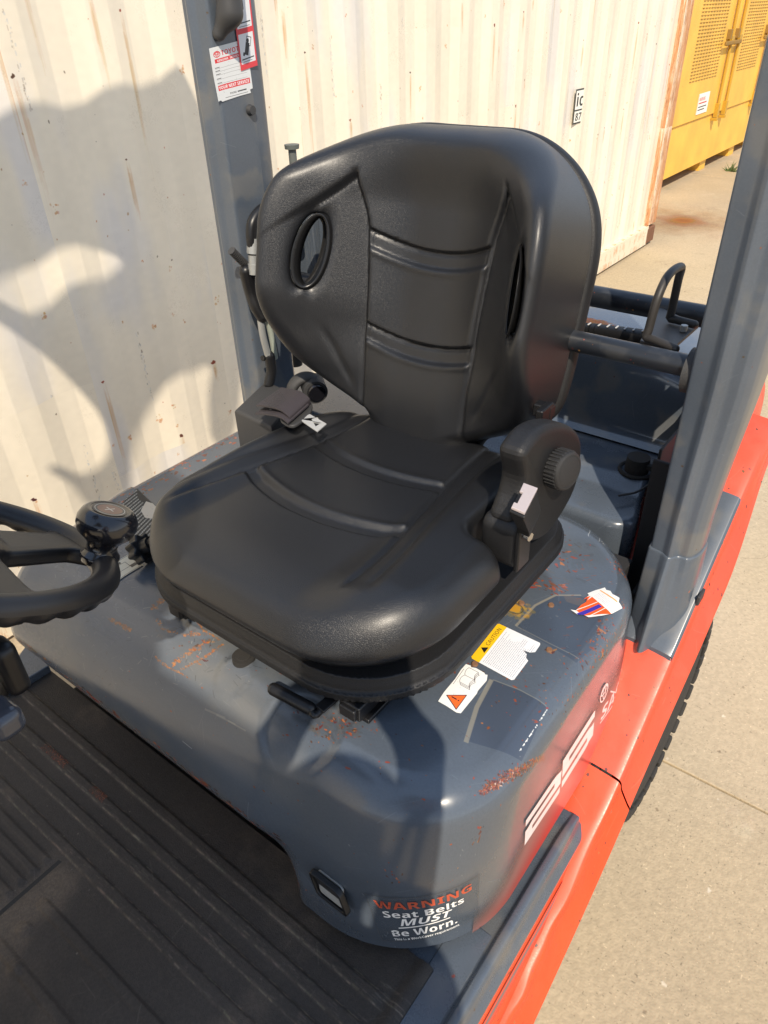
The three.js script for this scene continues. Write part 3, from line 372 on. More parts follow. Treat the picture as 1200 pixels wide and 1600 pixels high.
{
  const manual = ctex(canvas(512, 300, (g) => { g.fillStyle = '#e9e8e2'; g.fillRect(0, 0, 512, 300); g.fillStyle = '#ef6a2c'; g.strokeStyle = '#26262c'; g.lineWidth = 8; g.lineJoin = 'round'; g.beginPath(); g.moveTo(105, 48); g.lineTo(205, 220); g.lineTo(30, 226); g.closePath(); g.fill(); g.stroke(); g.fillStyle = '#26262c'; g.fillRect(112, 100, 12, 64); g.fillRect(112, 178, 12, 16); g.lineWidth = 4; g.strokeStyle = '#4b3f42'; for (let k = 0; k < 3; k++) { const o = k * 12; g.fillStyle = '#e9e8e2'; g.beginPath(); g.moveTo(270 + o, 210 - o); g.quadraticCurveTo(315 + o, 170 - o, 362 + o, 210 - o); g.quadraticCurveTo(405 + o, 165 - o, 455 + o, 196 - o); g.lineTo(455 + o, 82 - o); g.quadraticCurveTo(405 + o, 60 - o, 362 + o, 96 - o); g.quadraticCurveTo(315 + o, 62 - o, 270 + o, 96 - o); g.closePath(); g.fill(); g.stroke(); if (k === 2) { g.beginPath(); g.moveTo(386, 72); g.lineTo(386, 186); g.stroke(); } } g.beginPath(); g.moveTo(240, 30); g.lineTo(440, 22); g.stroke(); grime(g, 512, 300, 3, 80); cut(g, [[8, 14], [120, 4], [300, 12], [420, 2], [500, 8], [508, 60], [494, 72], [510, 120], [505, 220], [492, 240], [500, 262], [440, 292], [300, 286], [270, 296], [20, 292], [4, 250], [10, 120]]); }), false);
  film('manual_sticker', onHood([[682, 1097], [728, 1037], [768, 1057], [719, 1119]]), hoodSDF, manual, truck, 24, 16, 0.0018, 'white sticker with open book and orange warning triangle');
  const caution = ctex(canvas(512, 512, (g) => { g.fillStyle = '#e4e4e4'; g.fillRect(0, 0, 512, 512); g.fillStyle = '#f2bf1e'; g.fillRect(0, 0, 512, 106); g.fillStyle = '#1d1d1d'; g.beginPath(); g.moveTo(160, 20); g.lineTo(200, 86); g.lineTo(120, 86); g.closePath(); g.fill(); g.font = '60px sans-serif'; g.fillText('CAUTION', 214, 76); lines(g, 30, 480, 134, 18, 20, 5, 'rgba(96,94,112,.6)', 9); grime(g, 512, 512, 4, 70); cut(g, [[16, 0], [500, 0], [512, 16], [512, 496], [490, 508], [392, 512], [360, 470], [350, 400], [328, 456], [290, 470], [270, 508], [20, 508], [2, 490], [0, 20]]); }), false);
  film('caution_sticker', onHood([[735, 1029], [778, 975], [846, 1007], [802, 1066]]), hoodSDF, caution, truck, 24, 24, 0.0018, 'white caution sticker with yellow header');
  const torn = ctex(canvas(512, 420, (g) => { g.fillStyle = '#e6e5e2'; g.fillRect(0, 0, 512, 420); g.fillStyle = '#ee5a1c'; g.beginPath(); g.moveTo(40, 100); g.lineTo(300, 80); g.lineTo(290, 380); g.lineTo(60, 200); g.fill(); g.beginPath(); g.moveTo(190, 20); g.lineTo(300, 60); g.lineTo(210, 90); g.fill(); g.fillStyle = '#3b2fa0'; g.beginPath(); g.moveTo(20, 140); g.lineTo(280, 210); g.lineTo(280, 260); g.lineTo(40, 190); g.fill(); g.strokeStyle = '#f2efe8'; g.lineWidth = 8; for (const y of [120, 240]) { g.beginPath(); g.moveTo(20, y - 20); g.lineTo(300, y + 60); g.stroke(); } g.fillStyle = '#ef9a4e'; g.fillRect(430, 60, 14, 260); lines(g, 320, 420, 90, 12, 20, 3, 'rgba(80,70,140,.5)', 2); grime(g, 512, 420, 14, 120); cut(g, [[0, 70], [40, 110], [130, 92], [200, 96], [250, 60], [200, 50], [290, 40], [300, 4], [400, 20], [508, 60], [488, 110], [505, 160], [480, 220], [494, 300], [450, 330], [440, 410], [300, 380], [200, 330], [90, 250], [70, 200], [20, 150]]); }), false);
  film('torn_sticker', onHood([[884, 946], [940, 916], [977, 946], [928, 996]]), hoodSDF, torn, truck, 20, 20, 0.0018, 'torn white sticker with orange and purple stripes');
  const belt = ctex(canvas(1024, 600, (g) => { g.clearRect(0, 0, 1024, 600); g.fillStyle = 'rgba(86,95,107,.22)'; g.fillRect(0, 0, 1024, 600); g.strokeStyle = 'rgba(60,54,50,.7)'; g.lineWidth = 4; g.strokeRect(3, 3, 1018, 594); g.textBaseline = 'alphabetic'; const T = (s, x, y, f, col, w) => { g.font = f; g.fillStyle = col; g.save(); g.translate(x, y); const m = g.measureText(s).width; g.scale(w / m, 1); g.fillText(s, 0, 0); g.restore(); }; T('WARNING', 70, 150, 'bold 128px sans-serif', '#bd5236', 880); T('Seat Belts', 110, 270, 'bold 118px sans-serif', '#ecebe8', 750); T('MUST', 235, 375, 'bold italic 122px sans-serif', '#ecebe8', 470); g.fillRect(225, 392, 480, 12); T('Be Worn.', 130, 510, 'bold 122px sans-serif', '#ecebe8', 650); T('This is a WorkCover requirement.', 140, 576, 'bold 48px sans-serif', '#ecebe8', 660); const R = rngOf(6); g.globalCompositeOperation = 'destination-out'; g.fillStyle = '#000'; for (let k = 0; k < 70; k++) { const x = 60 + R() * R() * 260, y = 60 + R() * 520; g.fillRect(x, y, 6 + R() * 22, 2 + R() * 7); } g.globalCompositeOperation = 'source-over'; }), false);
  film('seat_belt_sticker', onHood([[570, 1394], [748, 1364], [746, 1428], [598, 1468]]), hoodSDF, belt, truck, 48, 30, 0.0018, 'clear sticker saying WARNING Seat Belts MUST Be Worn');
  const txt = ctex(canvas(512, 512, (g) => { g.fillStyle = 'rgba(44,43,40,.95)'; g.fillRect(0, 0, 512, 512); lines(g, 16, 500, 14, 15, 33, 15, 'rgba(176,172,160,.9)', 19); g.fillStyle = '#d2c4ae'; g.beginPath(); g.moveTo(330, 240); g.lineTo(470, 200); g.lineTo(512, 270); g.lineTo(512, 440); g.lineTo(420, 470); g.lineTo(300, 330); g.fill(); g.fillStyle = '#e06a2c'; g.fillRect(380, 486, 132, 26); const R = rngOf(8); bite(g, [[0, 0], [512, 0], [420, 30], [300, 20], [150, 60], [60, 40], [30, 160], [0, 200]]); for (let k = 0; k < 50; k++) { g.fillStyle = 'rgba(120,116,108,.6)'; g.fillRect(R() * 512, R() * 512, 3 + R() * 14, 2 + R() * 4); } }), false);
  film('capacity_sticker', onHood([[166, 800], [214, 764], [262, 810], [222, 856]]), hoodSDF, txt, truck, 16, 16, 0.0018, 'worn dark sticker full of small text');
  const tw = ctex(canvas(400, 300, (g) => { g.fillStyle = '#c9cccd'; g.fillRect(0, 0, 400, 300); g.fillStyle = '#b09c3c'; g.fillRect(0, 210, 400, 50); lines(g, 60, 380, 40, 7, 22, 5, 'rgba(110,112,124,.6)', 5); grime(g, 400, 300, 6, 80); cut(g, [[0, 210], [60, 190], [90, 120], [70, 70], [140, 20], [230, 4], [300, 40], [398, 20], [398, 290], [300, 290], [180, 262], [60, 250]]); }), false);
  film('torn_white_sticker', onHood([[216, 757], [256, 734], [290, 744], [250, 782]]), hoodSDF, tw, truck, 16, 16, 0.0018, 'torn white sticker by the seat cushion');
  const dia = ctex(canvas(560, 330, (g) => { g.fillStyle = '#cfc8b4'; g.fillRect(0, 0, 560, 330); g.strokeStyle = '#4c463e'; g.fillStyle = '#4c463e'; g.lineWidth = 7; g.strokeRect(14, 14, 532, 302); g.fillRect(300, 40, 90, 44); g.fillRect(440, 200, 90, 60); g.strokeRect(250, 96, 190, 120); g.fillRect(190, 140, 50, 110); g.fillStyle = '#cfc8b4'; g.beginPath(); g.arc(214, 190, 30, 0, 7); g.fill(); g.strokeStyle = '#cf4a38'; g.lineWidth = 12; g.beginPath(); g.arc(130, 230, 60, 0, 7); g.moveTo(90, 274); g.lineTo(172, 188); g.stroke(); g.fillStyle = '#3c3834'; g.fillRect(98, 220, 66, 22); g.fillStyle = '#cf4a38'; g.fillRect(0, 290, 120, 40); grime(g, 560, 330, 16, 60); }), false);
  film('diagram_sticker', onHood([[150, 902], [200, 868], [224, 884], [166, 928]]), hoodSDF, dia, truck, 18, 14, 0.0018, 'cream diagram sticker with red prohibition circle');
}
// printed fade decal along the right flank with the model lettering
{
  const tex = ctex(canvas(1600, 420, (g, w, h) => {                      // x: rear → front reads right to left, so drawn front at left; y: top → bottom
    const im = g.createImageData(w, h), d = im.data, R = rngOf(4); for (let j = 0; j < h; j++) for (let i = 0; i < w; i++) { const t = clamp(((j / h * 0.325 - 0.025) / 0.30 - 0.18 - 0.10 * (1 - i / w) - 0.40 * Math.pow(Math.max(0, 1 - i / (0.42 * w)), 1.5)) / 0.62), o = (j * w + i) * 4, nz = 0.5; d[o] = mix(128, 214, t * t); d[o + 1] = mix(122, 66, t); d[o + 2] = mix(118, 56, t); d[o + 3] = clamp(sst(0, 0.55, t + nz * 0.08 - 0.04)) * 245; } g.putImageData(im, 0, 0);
    const dpx = ([px, py]) => { const p = hit(px, py, hoodSDF); return [(-0.075 - p.z) / 0.625 * w, (0.93 - p.y) / 0.325 * h]; };
    const quad = (tl, tr, bl, draw) => { const A = dpx(tl), B = dpx(tr), C = dpx(bl); g.save(); g.setTransform((B[0] - A[0]) / 100, (B[1] - A[1]) / 100, (C[0] - A[0]) / 100, (C[1] - A[1]) / 100, A[0], A[1]); g.fillStyle = g.strokeStyle = 'rgba(238,230,228,.96)'; draw(); g.restore(); };
    const bar = (x, y, W, H, q) => { g.beginPath(); g.roundRect(x, y, W, H, q); g.fill(); };
    quad([820, 1281], [878, 1196], [818, 1320], () => { bar(0, 0, 97, 24, [0, 24, 0, 0]); bar(0, 38, 97, 24, [24, 0, 0, 0]); bar(0, 76, 97, 24, [0, 0, 4, 0]); bar(78, 10, 19, 52, 0); bar(0, 44, 19, 56, 0); });
    quad([878, 1188], [930, 1106], [876, 1230], () => { bar(0, 0, 97, 24, [0, 4, 0, 0]); bar(0, 38, 97, 24, [0, 24, 0, 0]); bar(0, 76, 90, 24, [0, 0, 24, 0]); bar(0, 6, 19, 52, 0); bar(76, 44, 21, 48, 0); });
    quad([936, 1082], [949, 1060], [936, 1104], () => { g.lineWidth = 9; g.beginPath(); g.ellipse(50, 50, 46, 44, 0, 0, 7); g.stroke(); g.lineWidth = 7; g.beginPath(); g.ellipse(50, 34, 34, 17, 0, 0, 7); g.stroke(); g.beginPath(); g.ellipse(50, 50, 14, 40, 0, 0, 7); g.stroke(); });
    quad([948, 1074], [975, 1028], [950, 1096], () => { g.scale(1, 1); g.font = 'bold 100px sans-serif'; const m = g.measureText('TOYOTA').width; g.scale(98 / m, 1); g.fillText('TOYOTA', 0, 88); });
    quad([936, 1108], [966, 1060], [936, 1130], () => { g.font = 'bold italic 100px sans-serif'; const m = g.measureText('SAS').width; g.scale(98 / m, 1); g.fillText('SAS', 0, 84); g.fillRect(0, 94, m * 0.6, 8); });
  }), false);
  const q = (x, z, y) => V3(x, y, z);
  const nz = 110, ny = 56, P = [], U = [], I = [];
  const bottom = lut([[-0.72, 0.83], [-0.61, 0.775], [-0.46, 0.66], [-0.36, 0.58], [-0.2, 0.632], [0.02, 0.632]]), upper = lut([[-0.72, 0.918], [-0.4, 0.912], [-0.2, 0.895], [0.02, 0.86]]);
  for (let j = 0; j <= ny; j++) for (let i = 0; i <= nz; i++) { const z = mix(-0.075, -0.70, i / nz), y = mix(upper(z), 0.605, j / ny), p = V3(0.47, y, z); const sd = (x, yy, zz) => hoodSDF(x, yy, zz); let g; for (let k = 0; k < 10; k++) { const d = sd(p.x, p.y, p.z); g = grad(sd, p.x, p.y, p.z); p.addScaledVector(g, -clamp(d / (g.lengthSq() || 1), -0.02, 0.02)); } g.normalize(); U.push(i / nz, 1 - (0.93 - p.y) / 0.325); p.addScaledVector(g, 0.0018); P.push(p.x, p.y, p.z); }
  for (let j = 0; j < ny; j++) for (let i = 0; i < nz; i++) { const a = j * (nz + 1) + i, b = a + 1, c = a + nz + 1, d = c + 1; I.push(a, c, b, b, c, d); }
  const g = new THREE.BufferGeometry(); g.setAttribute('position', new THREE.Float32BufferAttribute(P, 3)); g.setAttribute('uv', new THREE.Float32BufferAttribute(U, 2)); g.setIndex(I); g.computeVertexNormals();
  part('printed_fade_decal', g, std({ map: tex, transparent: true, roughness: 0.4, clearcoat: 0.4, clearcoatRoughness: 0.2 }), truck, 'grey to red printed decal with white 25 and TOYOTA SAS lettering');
}

// ───────────────────────── forklift: frame, side panels, counterweight, tyre ─────────────────────────
{
  const X0 = MIDX;
  // red flank ledge: descends forward from the rear fender
  const ly = lut([[-1.0, 1.075], [-0.92, 1.04], [-0.80, 0.945], [-0.70, 0.862], [-0.61, 0.785], [-0.46, 0.655], [-0.36, 0.585], [-0.2, 0.505], [-0.1, 0.46], [0.1, 0.42], [0.5, 0.40]]);
  const dent = (z, s) => 0.002 * Math.sin(z * 41 + s) * gauss(z + 0.22, 0.12) + 0.0015 * Math.sin(z * 90) * gauss(z + 0.12, 0.08);
  const sec = (z, k) => { const y = ly(z), t = sst(-0.55, -0.2, z), xi = 0.062 * sst(-0.58, -0.65, z), xo = 0.004 * sst(-0.45, -0.7, z) - 0.02 * sst(-0.75, -1.0, z); return [[0.40 + xi, y + 0.004], [0.44 + xi * 0.3, y + 0.004], [0.475, y + 0.003], [0.508, y + 0.0], [0.520 + dent(z, 0), y - 0.003], [0.5245 + dent(z, 1), y - 0.009], [0.528 + dent(z, 2), y - 0.02 - 0.01 * t], [0.5425 + xo, y - 0.045 - 0.02 * t], [0.5475 + xo, y - 0.053 - 0.02 * t], [0.547 + xo, y - 0.065 - 0.02 * t], [0.535 + xo, y - 0.16], [0.49, y - 0.17]].map(p => V3(p[0], p[1], z + (k || 0))); };
  const zsA = [], zsB = []; for (let k = 0; k <= 50; k++) zsA.push(mix(-1.0, -0.4392, k / 50)); for (let k = 0; k <= 80; k++) zsB.push(mix(-0.4372, 0.5, k / 80));
  const fl = (zs, dy) => loft(zs.map(z => sec(z).map((p, i) => V3(p.x, p.y + dy * (1 - i / 16), p.z))).map(r => new THREE.CatmullRomCurve3(r, false, 'catmullrom', 0.3).getPoints(44)));
  part('rear_fender_panel', fl(zsA, 0.0015), M.red, truck, 'faded orange fender panel'); part('side_panel', fl(zsB, -0.002), M.redB, truck, 'bright orange side panel with chipped edge');
  const R = rngOf(12), rp = []; // chips of bare metal along the outer edge
  // gradient decal strip + grey stripe on the front half of the side panel
  const st = ctex(canvas(512, 256, (g, w, h) => { const im = g.createImageData(w, h), d = im.data; for (let j = 0; j < h; j++) for (let i = 0; i < w; i++) { const v = j / h, o = (j * w + i) * 4; const a = v < 0.28 ? 1 : v < 0.36 ? sst(0.36, 0.28, v) : v < 0.4 ? 0 : v < 0.75 ? sst(0.4, 0.5, v) * sst(0.75, 0.5, v) : 0; d[o] = mix(226, 112, a); d[o + 1] = mix(76, 112, a); d[o + 2] = mix(52, 116, a); d[o + 3] = v < 0.3 ? 0 : 255 * sst(1, 0.75, v); } g.putImageData(im, 0, 0); }), false);
  // chassis body and floor structure (dark, closes the inside)
  part('chassis', join([box(0.92, 0.3, 1.2, X0, 0.42, -0.1), box(0.86, 0.44, 0.66, X0, 0.66, -0.38), box(0.7, 0.26, 0.8, X0, 0.70, -1.05), box(0.8, 0.2, 0.3, X0, 0.98, -1.22), box(0.02, 0.36, 0.36, 0.424, 0.66, -0.85), box(0.006, 0.28, 0.62, 0.3865, 0.94, -1.08), box(0.07, 0.34, 0.008, 0.418, 0.90, -0.752)]), M.chassis, truck);
  // grey step edge beside the mat: rounded ridge running forward
  const rz = [-0.36, -0.345, -0.33, -0.30, -0.25, -0.15, -0.05, 0.05, 0.2, 0.5], ridge = rz.map((z, i) => { const k = clamp(i / 3.2), h = 0.011 * k + 0.001, w = 0.45 + 0.25 * k, c = 0.483; return [[c - 0.052, 0.598], [c - 0.024 * w, 0.599 + h * 0.05], [c - 0.014 * w, 0.60 + h * 0.35], [c - 0.008 * w, 0.6 + h * 0.88], [c, 0.6 + h], [c + 0.008 * w, 0.6 + h * 0.92], [c + 0.014 * w, 0.598 + h * 0.5], [c + 0.018 * w, 0.588], [c + 0.021, 0.574], [c + 0.0215, 0.566]].map(p => V3(p[0], p[1], z)); }).map(r => new THREE.CatmullRomCurve3(r, false, 'catmullrom', 0.4).getPoints(50));
  part('step_edge', loft(ridge), M.grey, truck, 'grey rounded step edge beside the mat');
  part('side_flank', loft(rz.map(z => [V3(0.492, 0.575, z), V3(0.5005, 0.570, z), V3(0.5025, 0.562, z), V3(0.509, 0.50, z), V3(0.515, 0.40, z)])), M.redB, truck, 'orange flank below the step edge');
  const sn = 40, sp = []; for (let i = 0; i <= sn; i++) { const z = mix(-0.3, 0.45, i / sn); const a = V3(0.5028, 0.560, z), b = V3(0.5092, 0.498, z); sp.push([a, a.clone().lerp(b, 0.5), b]); }
  const sg = loft(sp.map(r => r.map(p => p.clone().add(V3(0.0012, 0, 0))))), su = sg.attributes.uv; for (let i = 0; i < su.count; i++) su.setXY(i, (i / 3 | 0) / sn, 1 - (i % 3) / 2); part('printed_stripe', sg, std({ map: st, transparent: true, roughness: 0.4 }), truck, 'grey and orange printed stripe below the step edge');
  part('toe_plate', boxUV(box(0.19, 0.012, 0.32, 0.372, 0.5925, -0.16, 0.003)), M.grey, truck);
  part('step_plate', boxUV(box(0.06, 0.012, 0.62, 0.443, 0.594, 0.20, 0.003)), M.grey, truck);
  // toe plate between bonnet corner and step
  // counterweight: red rounded body, grey top
  const cw = (x, y, z) => { const t = clamp((-0.78 - z) / 0.75), hx = 0.543 - 0.03 * t - 0.10 * t * t, topY = 1.135 - 0.03 * t - 0.05 * sst(0.40, 0.56, Math.abs(x - X0)) - 0.9 * Math.max(0, z + 0.99), a = rr2(x - X0, z + 1.08, hx, 0.32, 0.2), d2 = a, b = y - topY, r = 0.06, e = Math.min(Math.max(d2 + r, b + r), 0) + Math.hypot(Math.max(d2 + r, 0), Math.max(b + r, 0)) - r; return Math.max(e, 0.35 - y, 0.1 - x) * 0.8; };
  const rear = (x, y, z) => { let d = cw(x, y, z); d = smax(d, -Math.max(Math.abs(x - X0) - (x < 0 ? 0.50 : 0.425), 0.82 - y, -1.42 - z), 0.02); d = smax(d, -(Math.hypot(y - 0.27, (z + 0.93) * 1) - 0.36 + (x < 0.3 && x > -0.36 ? 1 : 0)), 0.02); return d; };
  part('counterweight', boxUV(iso(rear, [-0.66, 0.33, -1.68], [0.6, 1.2, -0.72], 0.012)), M.red, truck, 'red counterweight with chipped edges');
  // grey top panels behind the bonnet
  const deck = (x, y, z) => { const yy = 0.925 + 0.012 * sst(-0.84, -0.90, z), zr = -1.03, a = rr2(x + 0.03, z + 0.89, 0.405 - 0.03 * sst(-0.75, -0.9, z), 0.155, 0.05); const r = 0.014, b = y - yy; let e = Math.min(Math.max(a + r, b + r), 0) + Math.hypot(Math.max(a + r, 0), Math.max(b + r, 0)) - r; return Math.max(e, 0.82 - y) * 0.85; };
  const rc = part('rear_cover', boxUV(iso(deck, [-0.48, 0.81, -1.08], [0.42, 0.96, -0.70], 0.008)), M.grey, truck);
  const wall = [[0.93, -1.0], [0.945, -1.022], [0.99, -1.034], [1.05, -1.04], [1.085, -1.046], [1.105, -1.06], [1.117, -1.085], [1.125, -1.13], [1.128, -1.25], [1.12, -1.37]];
  const wx = []; for (let x = -0.46; x <= 0.392; x += 0.02) wx.push(x);
  const wg = loft(wx.map(x => new THREE.CatmullRomCurve3(wall.map(([y, z]) => V3(x, y + 0.012 - 0.02 * sst(0.24, 0.37, x) * sst(1.04, 1.1, y), z)), false, 'catmullrom', 0.4).getPoints(40)).reverse());
  const hoodTop = part('rear_shroud', wg, std({ map: rep(greyT, 0.6), roughness: 0.16, clearcoat: 0.9, clearcoatRoughness: 0.06 }), truck, 'glossy grey rear shroud');
  const hp = at(960, 527, 'y', 1.14); part('lifting_hole', cyl(V3(hp.x, 1.139, hp.z), V3(hp.x, 1.1415, hp.z), 0.034, 0.034, 32), M.chassis, truck);
  const rs = ctex(canvas(256, 256, (g) => { const q = rngOf(9); for (let k = 0; k < 900; k++) { const a = q() * 6.3, r = Math.sqrt(q()) * 110 * (0.6 + 0.4 * q()); blob(g, 128 + Math.cos(a) * r, 128 + Math.sin(a) * r * 0.7, 2 + q() * 7, q, `rgba(${165 + q() * 50 | 0},${92 + q() * 40 | 0},${44 + q() * 30 | 0},.6)`); } }), false);
  const rp2 = at(935, 508, 'y', 1.14); part('rust_patch', new THREE.PlaneGeometry(0.15, 0.1).rotateX(-Math.PI / 2).translate(rp2.x - 0.02, 1.1425, rp2.z), std({ map: rs, transparent: true, roughness: 0.9 }), truck);
  // fuel cap with its wire tether
  const fc = at(998, 716, 'y', 0.965); part('fuel_cap', join([cyl(V3(fc.x, 0.935, fc.z), V3(fc.x, 0.968, fc.z), 0.024, 0.0225, 30), new THREE.TorusGeometry(0.033, 0.004, 10, 32).rotateX(Math.PI / 2).translate(fc.x, 0.938, fc.z), box(0.02, 0.012, 0.012, fc.x + 0.03, 0.955, fc.z + 0.005)]), M.rubber, truck);
  part('cap_tether', tube([V3(fc.x + 0.038, 0.955, fc.z + 0.005), V3(fc.x + 0.047, 0.95, fc.z + 0.03), V3(fc.x + 0.035, 0.942, fc.z + 0.08), V3(fc.x + 0.01, 0.941, fc.z + 0.115)], 0.0022, 24, 8), M.darkgrey, truck);
  // rear tyre, lugs round its tread
  const ty = V3(0.424, 0.272, -0.955), ring = [[0.14, -0.055], [0.19, -0.066], [0.235, -0.068], [0.258, -0.06], [0.265, -0.03], [0.266, 0], [0.265, 0.03], [0.258, 0.06], [0.235, 0.068], [0.19, 0.066], [0.14, 0.055]].map(p => new THREE.Vector2(...p));
  const tyre = part('tyre', new THREE.LatheGeometry(ring, 64).rotateZ(Math.PI / 2).translate(ty.x, ty.y, ty.z), M.rubber, truck, 'black rear tyre with lugged tread');
  const lug = box(0.072, 0.03, 0.040, 0, 0, 0, 0.005); for (let k = 0; k < 32; k++) for (const s of [-1, 1]) { const a = (k + (s > 0 ? 0.5 : 0)) / 32 * 6.2832, l = part('tread_lug', lug, M.rubber, tyre); l.position.set(ty.x + s * 0.039, ty.y + Math.cos(a) * 0.259, ty.z + Math.sin(a) * 0.259); l.rotation.x = a; }
  part('rim', new THREE.LatheGeometry([[0, 0.02], [0.05, 0.03], [0.1, 0.01], [0.14, 0.045], [0.145, 0.05]].map(p => new THREE.Vector2(...p)), 40).rotateZ(-Math.PI / 2).translate(ty.x, ty.y, ty.z), M.darkgrey, tyre);
  // left side sheet beyond the mat
  const ls = [[5, 1080], [12, 1055], [24, 1030], [42, 1006], [58, 998], [68, 1016], [76, 1040], [40, 1062]].map(([x, y]) => at(x, y, 'y', 0.62)); const lg = extrude(ls.map(p => [p.x, -p.z]), 0.02, 0.003).rotateX(-Math.PI / 2).translate(0, 0.60, 0); part('left_step_sheet', boxUV(lg), M.grey, truck);
}
// pillars of the overhead guard
{
  const prof = [[0.0, -0.085], [0, -0.01], [0.004, 0.0], [0.026, 0.004], [0.036, 0.010], [0.0415, 0.012], [0.047, 0.009], [0.054, -0.001], [0.060, -0.003], [0.070, -0.004], [0.077, -0.010], [0.084, -0.024], [0.087, -0.045], [0.087, -0.10], [0.08, -0.125], [0.01, -0.125]];
  const ys = []; for (let y = 0.78; y <= 2.2; y += 0.06) ys.push(y);
  const ring = (s, x0, y) => { const kx = s > 0 ? 1 - 0.14 * sst(1.3, 1.0, y) : 1, kz = s > 0 ? mix(0.45, 1.25, sst(0.98, 1.42, y)) : 1, c = new THREE.CatmullRomCurve3([...prof].map(([x, z]) => V3(x0 + s * x * kx, y, -0.66 + (z < -0.03 ? -0.03 + (z + 0.03) * kz : z))), true, 'catmullrom', 0.25).getPoints(90); return c; };
  const M2 = std({ map: rep(greyT, 0.6), roughness: 0.36, clearcoat: 0.4, clearcoatRoughness: 0.2, side: THREE.DoubleSide });
  const R1 = loft(ys.map(y => ring(1, 0.431, y))), L1 = loft(ys.map(y => ring(-1, -0.497, y)));
  const pr = part('guard_pillar', R1, M2, truck, 'grey guard pillar right of the seat'), plf = part('guard_pillar', L1, M2, truck, 'grey guard pillar with two stickers');
  // pillar foot cover on the right: collar that follows the pillar, flaring into a plate on the fender
  const fm = std({ map: rep(greyT, 0.6), roughness: 0.34, clearcoat: 0.4, clearcoatRoughness: 0.2, side: THREE.DoubleSide }), fy = [0.958, 0.9575, 0.954, 0.935, 0.90, 0.87, 0.84, 0.815, 0.79];
  const fr = fy.map((y, i) => { const k = i === 0 ? 0 : i === 1 ? 0.75 : 1, h = (0.955 - y) / 0.2; return new THREE.CatmullRomCurve3(prof.map(([x, z]) => V3(0.431 - 0.003 * k + x * (0.86 + 0.07 * k + 0.10 * Math.max(0, h)), y, -0.66 + (z < -0.03 ? -0.03 + (z + 0.03) * 0.45 : z) + 0.003 * k + (z > -0.05 ? 0.05 * Math.max(0, h) * (0.6 + 0.9 * gauss(x - 0.042, 0.014)) : 0))), true, 'catmullrom', 0.25).getPoints(110); });
  part('pillar_foot_cover', loft(fr), fm, pr, 'grey moulded cover at the pillar foot');
  const lyy = lut([[-0.86, 0.995], [-0.80, 0.945], [-0.70, 0.862], [-0.61, 0.785], [-0.56, 0.74]]), pzs = []; for (let k = 0; k <= 16; k++) pzs.push(mix(-0.845, -0.607, k / 16));
  const pg2 = loft(pzs.map(z => [[0.428, -0.005], [0.430, 0.009], [0.434, 0.0115], [0.46, 0.0115], [0.50, 0.0095], [0.517, 0.0075], [0.5215, 0.004], [0.522, -0.006]].map(([x, d]) => V3(x, lyy(z) + d, z)))), lip = loft([[[0.428], [0.434], [0.46], [0.5], [0.517], [0.522]].map(([x], i) => V3(x, lyy(-0.607) + [-0.005, 0.0115, 0.0115, 0.0095, 0.0075, -0.006][i], -0.607)), [0.428, 0.434, 0.46, 0.5, 0.517, 0.522].map(x => V3(x, lyy(-0.607) - 0.006, -0.605))]);
  part('cover_plate', join([pg2, lip]), fm, pr); part('cover_clip', box(0.006, 0.02, 0.03, 0.5235, lyy(-0.70), -0.70, 0.002), M.darkgrey, pr);
  // stickers on the left pillar
  const X = -0.4955, sd = (x) => [x];
  const flat = (name, px, tex, label) => { const c = px.map(([x, y]) => at(x, y, 'x', X)); const g = new THREE.BufferGeometry(); g.setAttribute('position', new THREE.Float32BufferAttribute(c.flatMap(p => [p.x, p.y, p.z]), 3)); g.setAttribute('uv', new THREE.Float32BufferAttribute([0, 1, 1, 1, 1, 0, 0, 0], 2)); g.setIndex([0, 3, 1, 1, 3, 2]); g.computeVertexNormals(); g.translate(name === 'warning_sticker' ? 0.0012 : 0, 0, 0); part(name, g, std({ map: tex, transparent: true, roughness: 0.5 }), plf, label); };
  const sv = ctex(canvas(512, 620, (g) => { g.fillStyle = '#d6d8d8'; g.fillRect(0, 0, 512, 620); g.strokeStyle = g.fillStyle = '#d0363c'; g.lineWidth = 8; g.beginPath(); g.ellipse(90, 84, 42, 32, 0, 0, 7); g.moveTo(58, 76); g.ellipse(90, 76, 32, 13, 0, 3.14, 9.4); g.moveTo(104, 86); g.ellipse(90, 88, 13, 30, 0, 0, 7); g.stroke(); g.font = 'bold 76px sans-serif'; g.fillText('TOYOTA', 146, 110); g.fillRect(50, 134, 400, 46); g.fillStyle = '#e6e6e6'; g.font = 'bold 34px sans-serif'; g.fillText('GENUINE  SERVICE', 78, 170); g.fillStyle = '#555'; for (const y of [226, 262, 300, 350, 400]) { g.fillRect(36, y, 60, 8); g.fillStyle = '#888'; g.fillRect(36, y + 14, 420, 3); g.fillStyle = '#555'; } g.fillStyle = '#d0363c'; g.fillRect(36, 430, 450, 62); g.fillStyle = '#eee'; g.font = 'bold 52px sans-serif'; g.fillText('YOUR NEXT SERVICE', 44, 480, 430); g.fillStyle = '#444'; g.font = 'bold 28px sans-serif'; g.fillText('PHONE', 180, 560); g.fillRect(290, 542, 130, 14); g.fillRect(110, 582, 330, 5); grime(g, 512, 620, 33, 140); cut(g, [[4, 0], [508, 4], [512, 560], [470, 566], [478, 606], [300, 606], [60, 618], [40, 600], [6, 606], [0, 300]]); }), false);
  flat('service_sticker', [[326, 76], [385, 60], [396, 146], [341, 161]], sv, 'dirty white service sticker with red print');
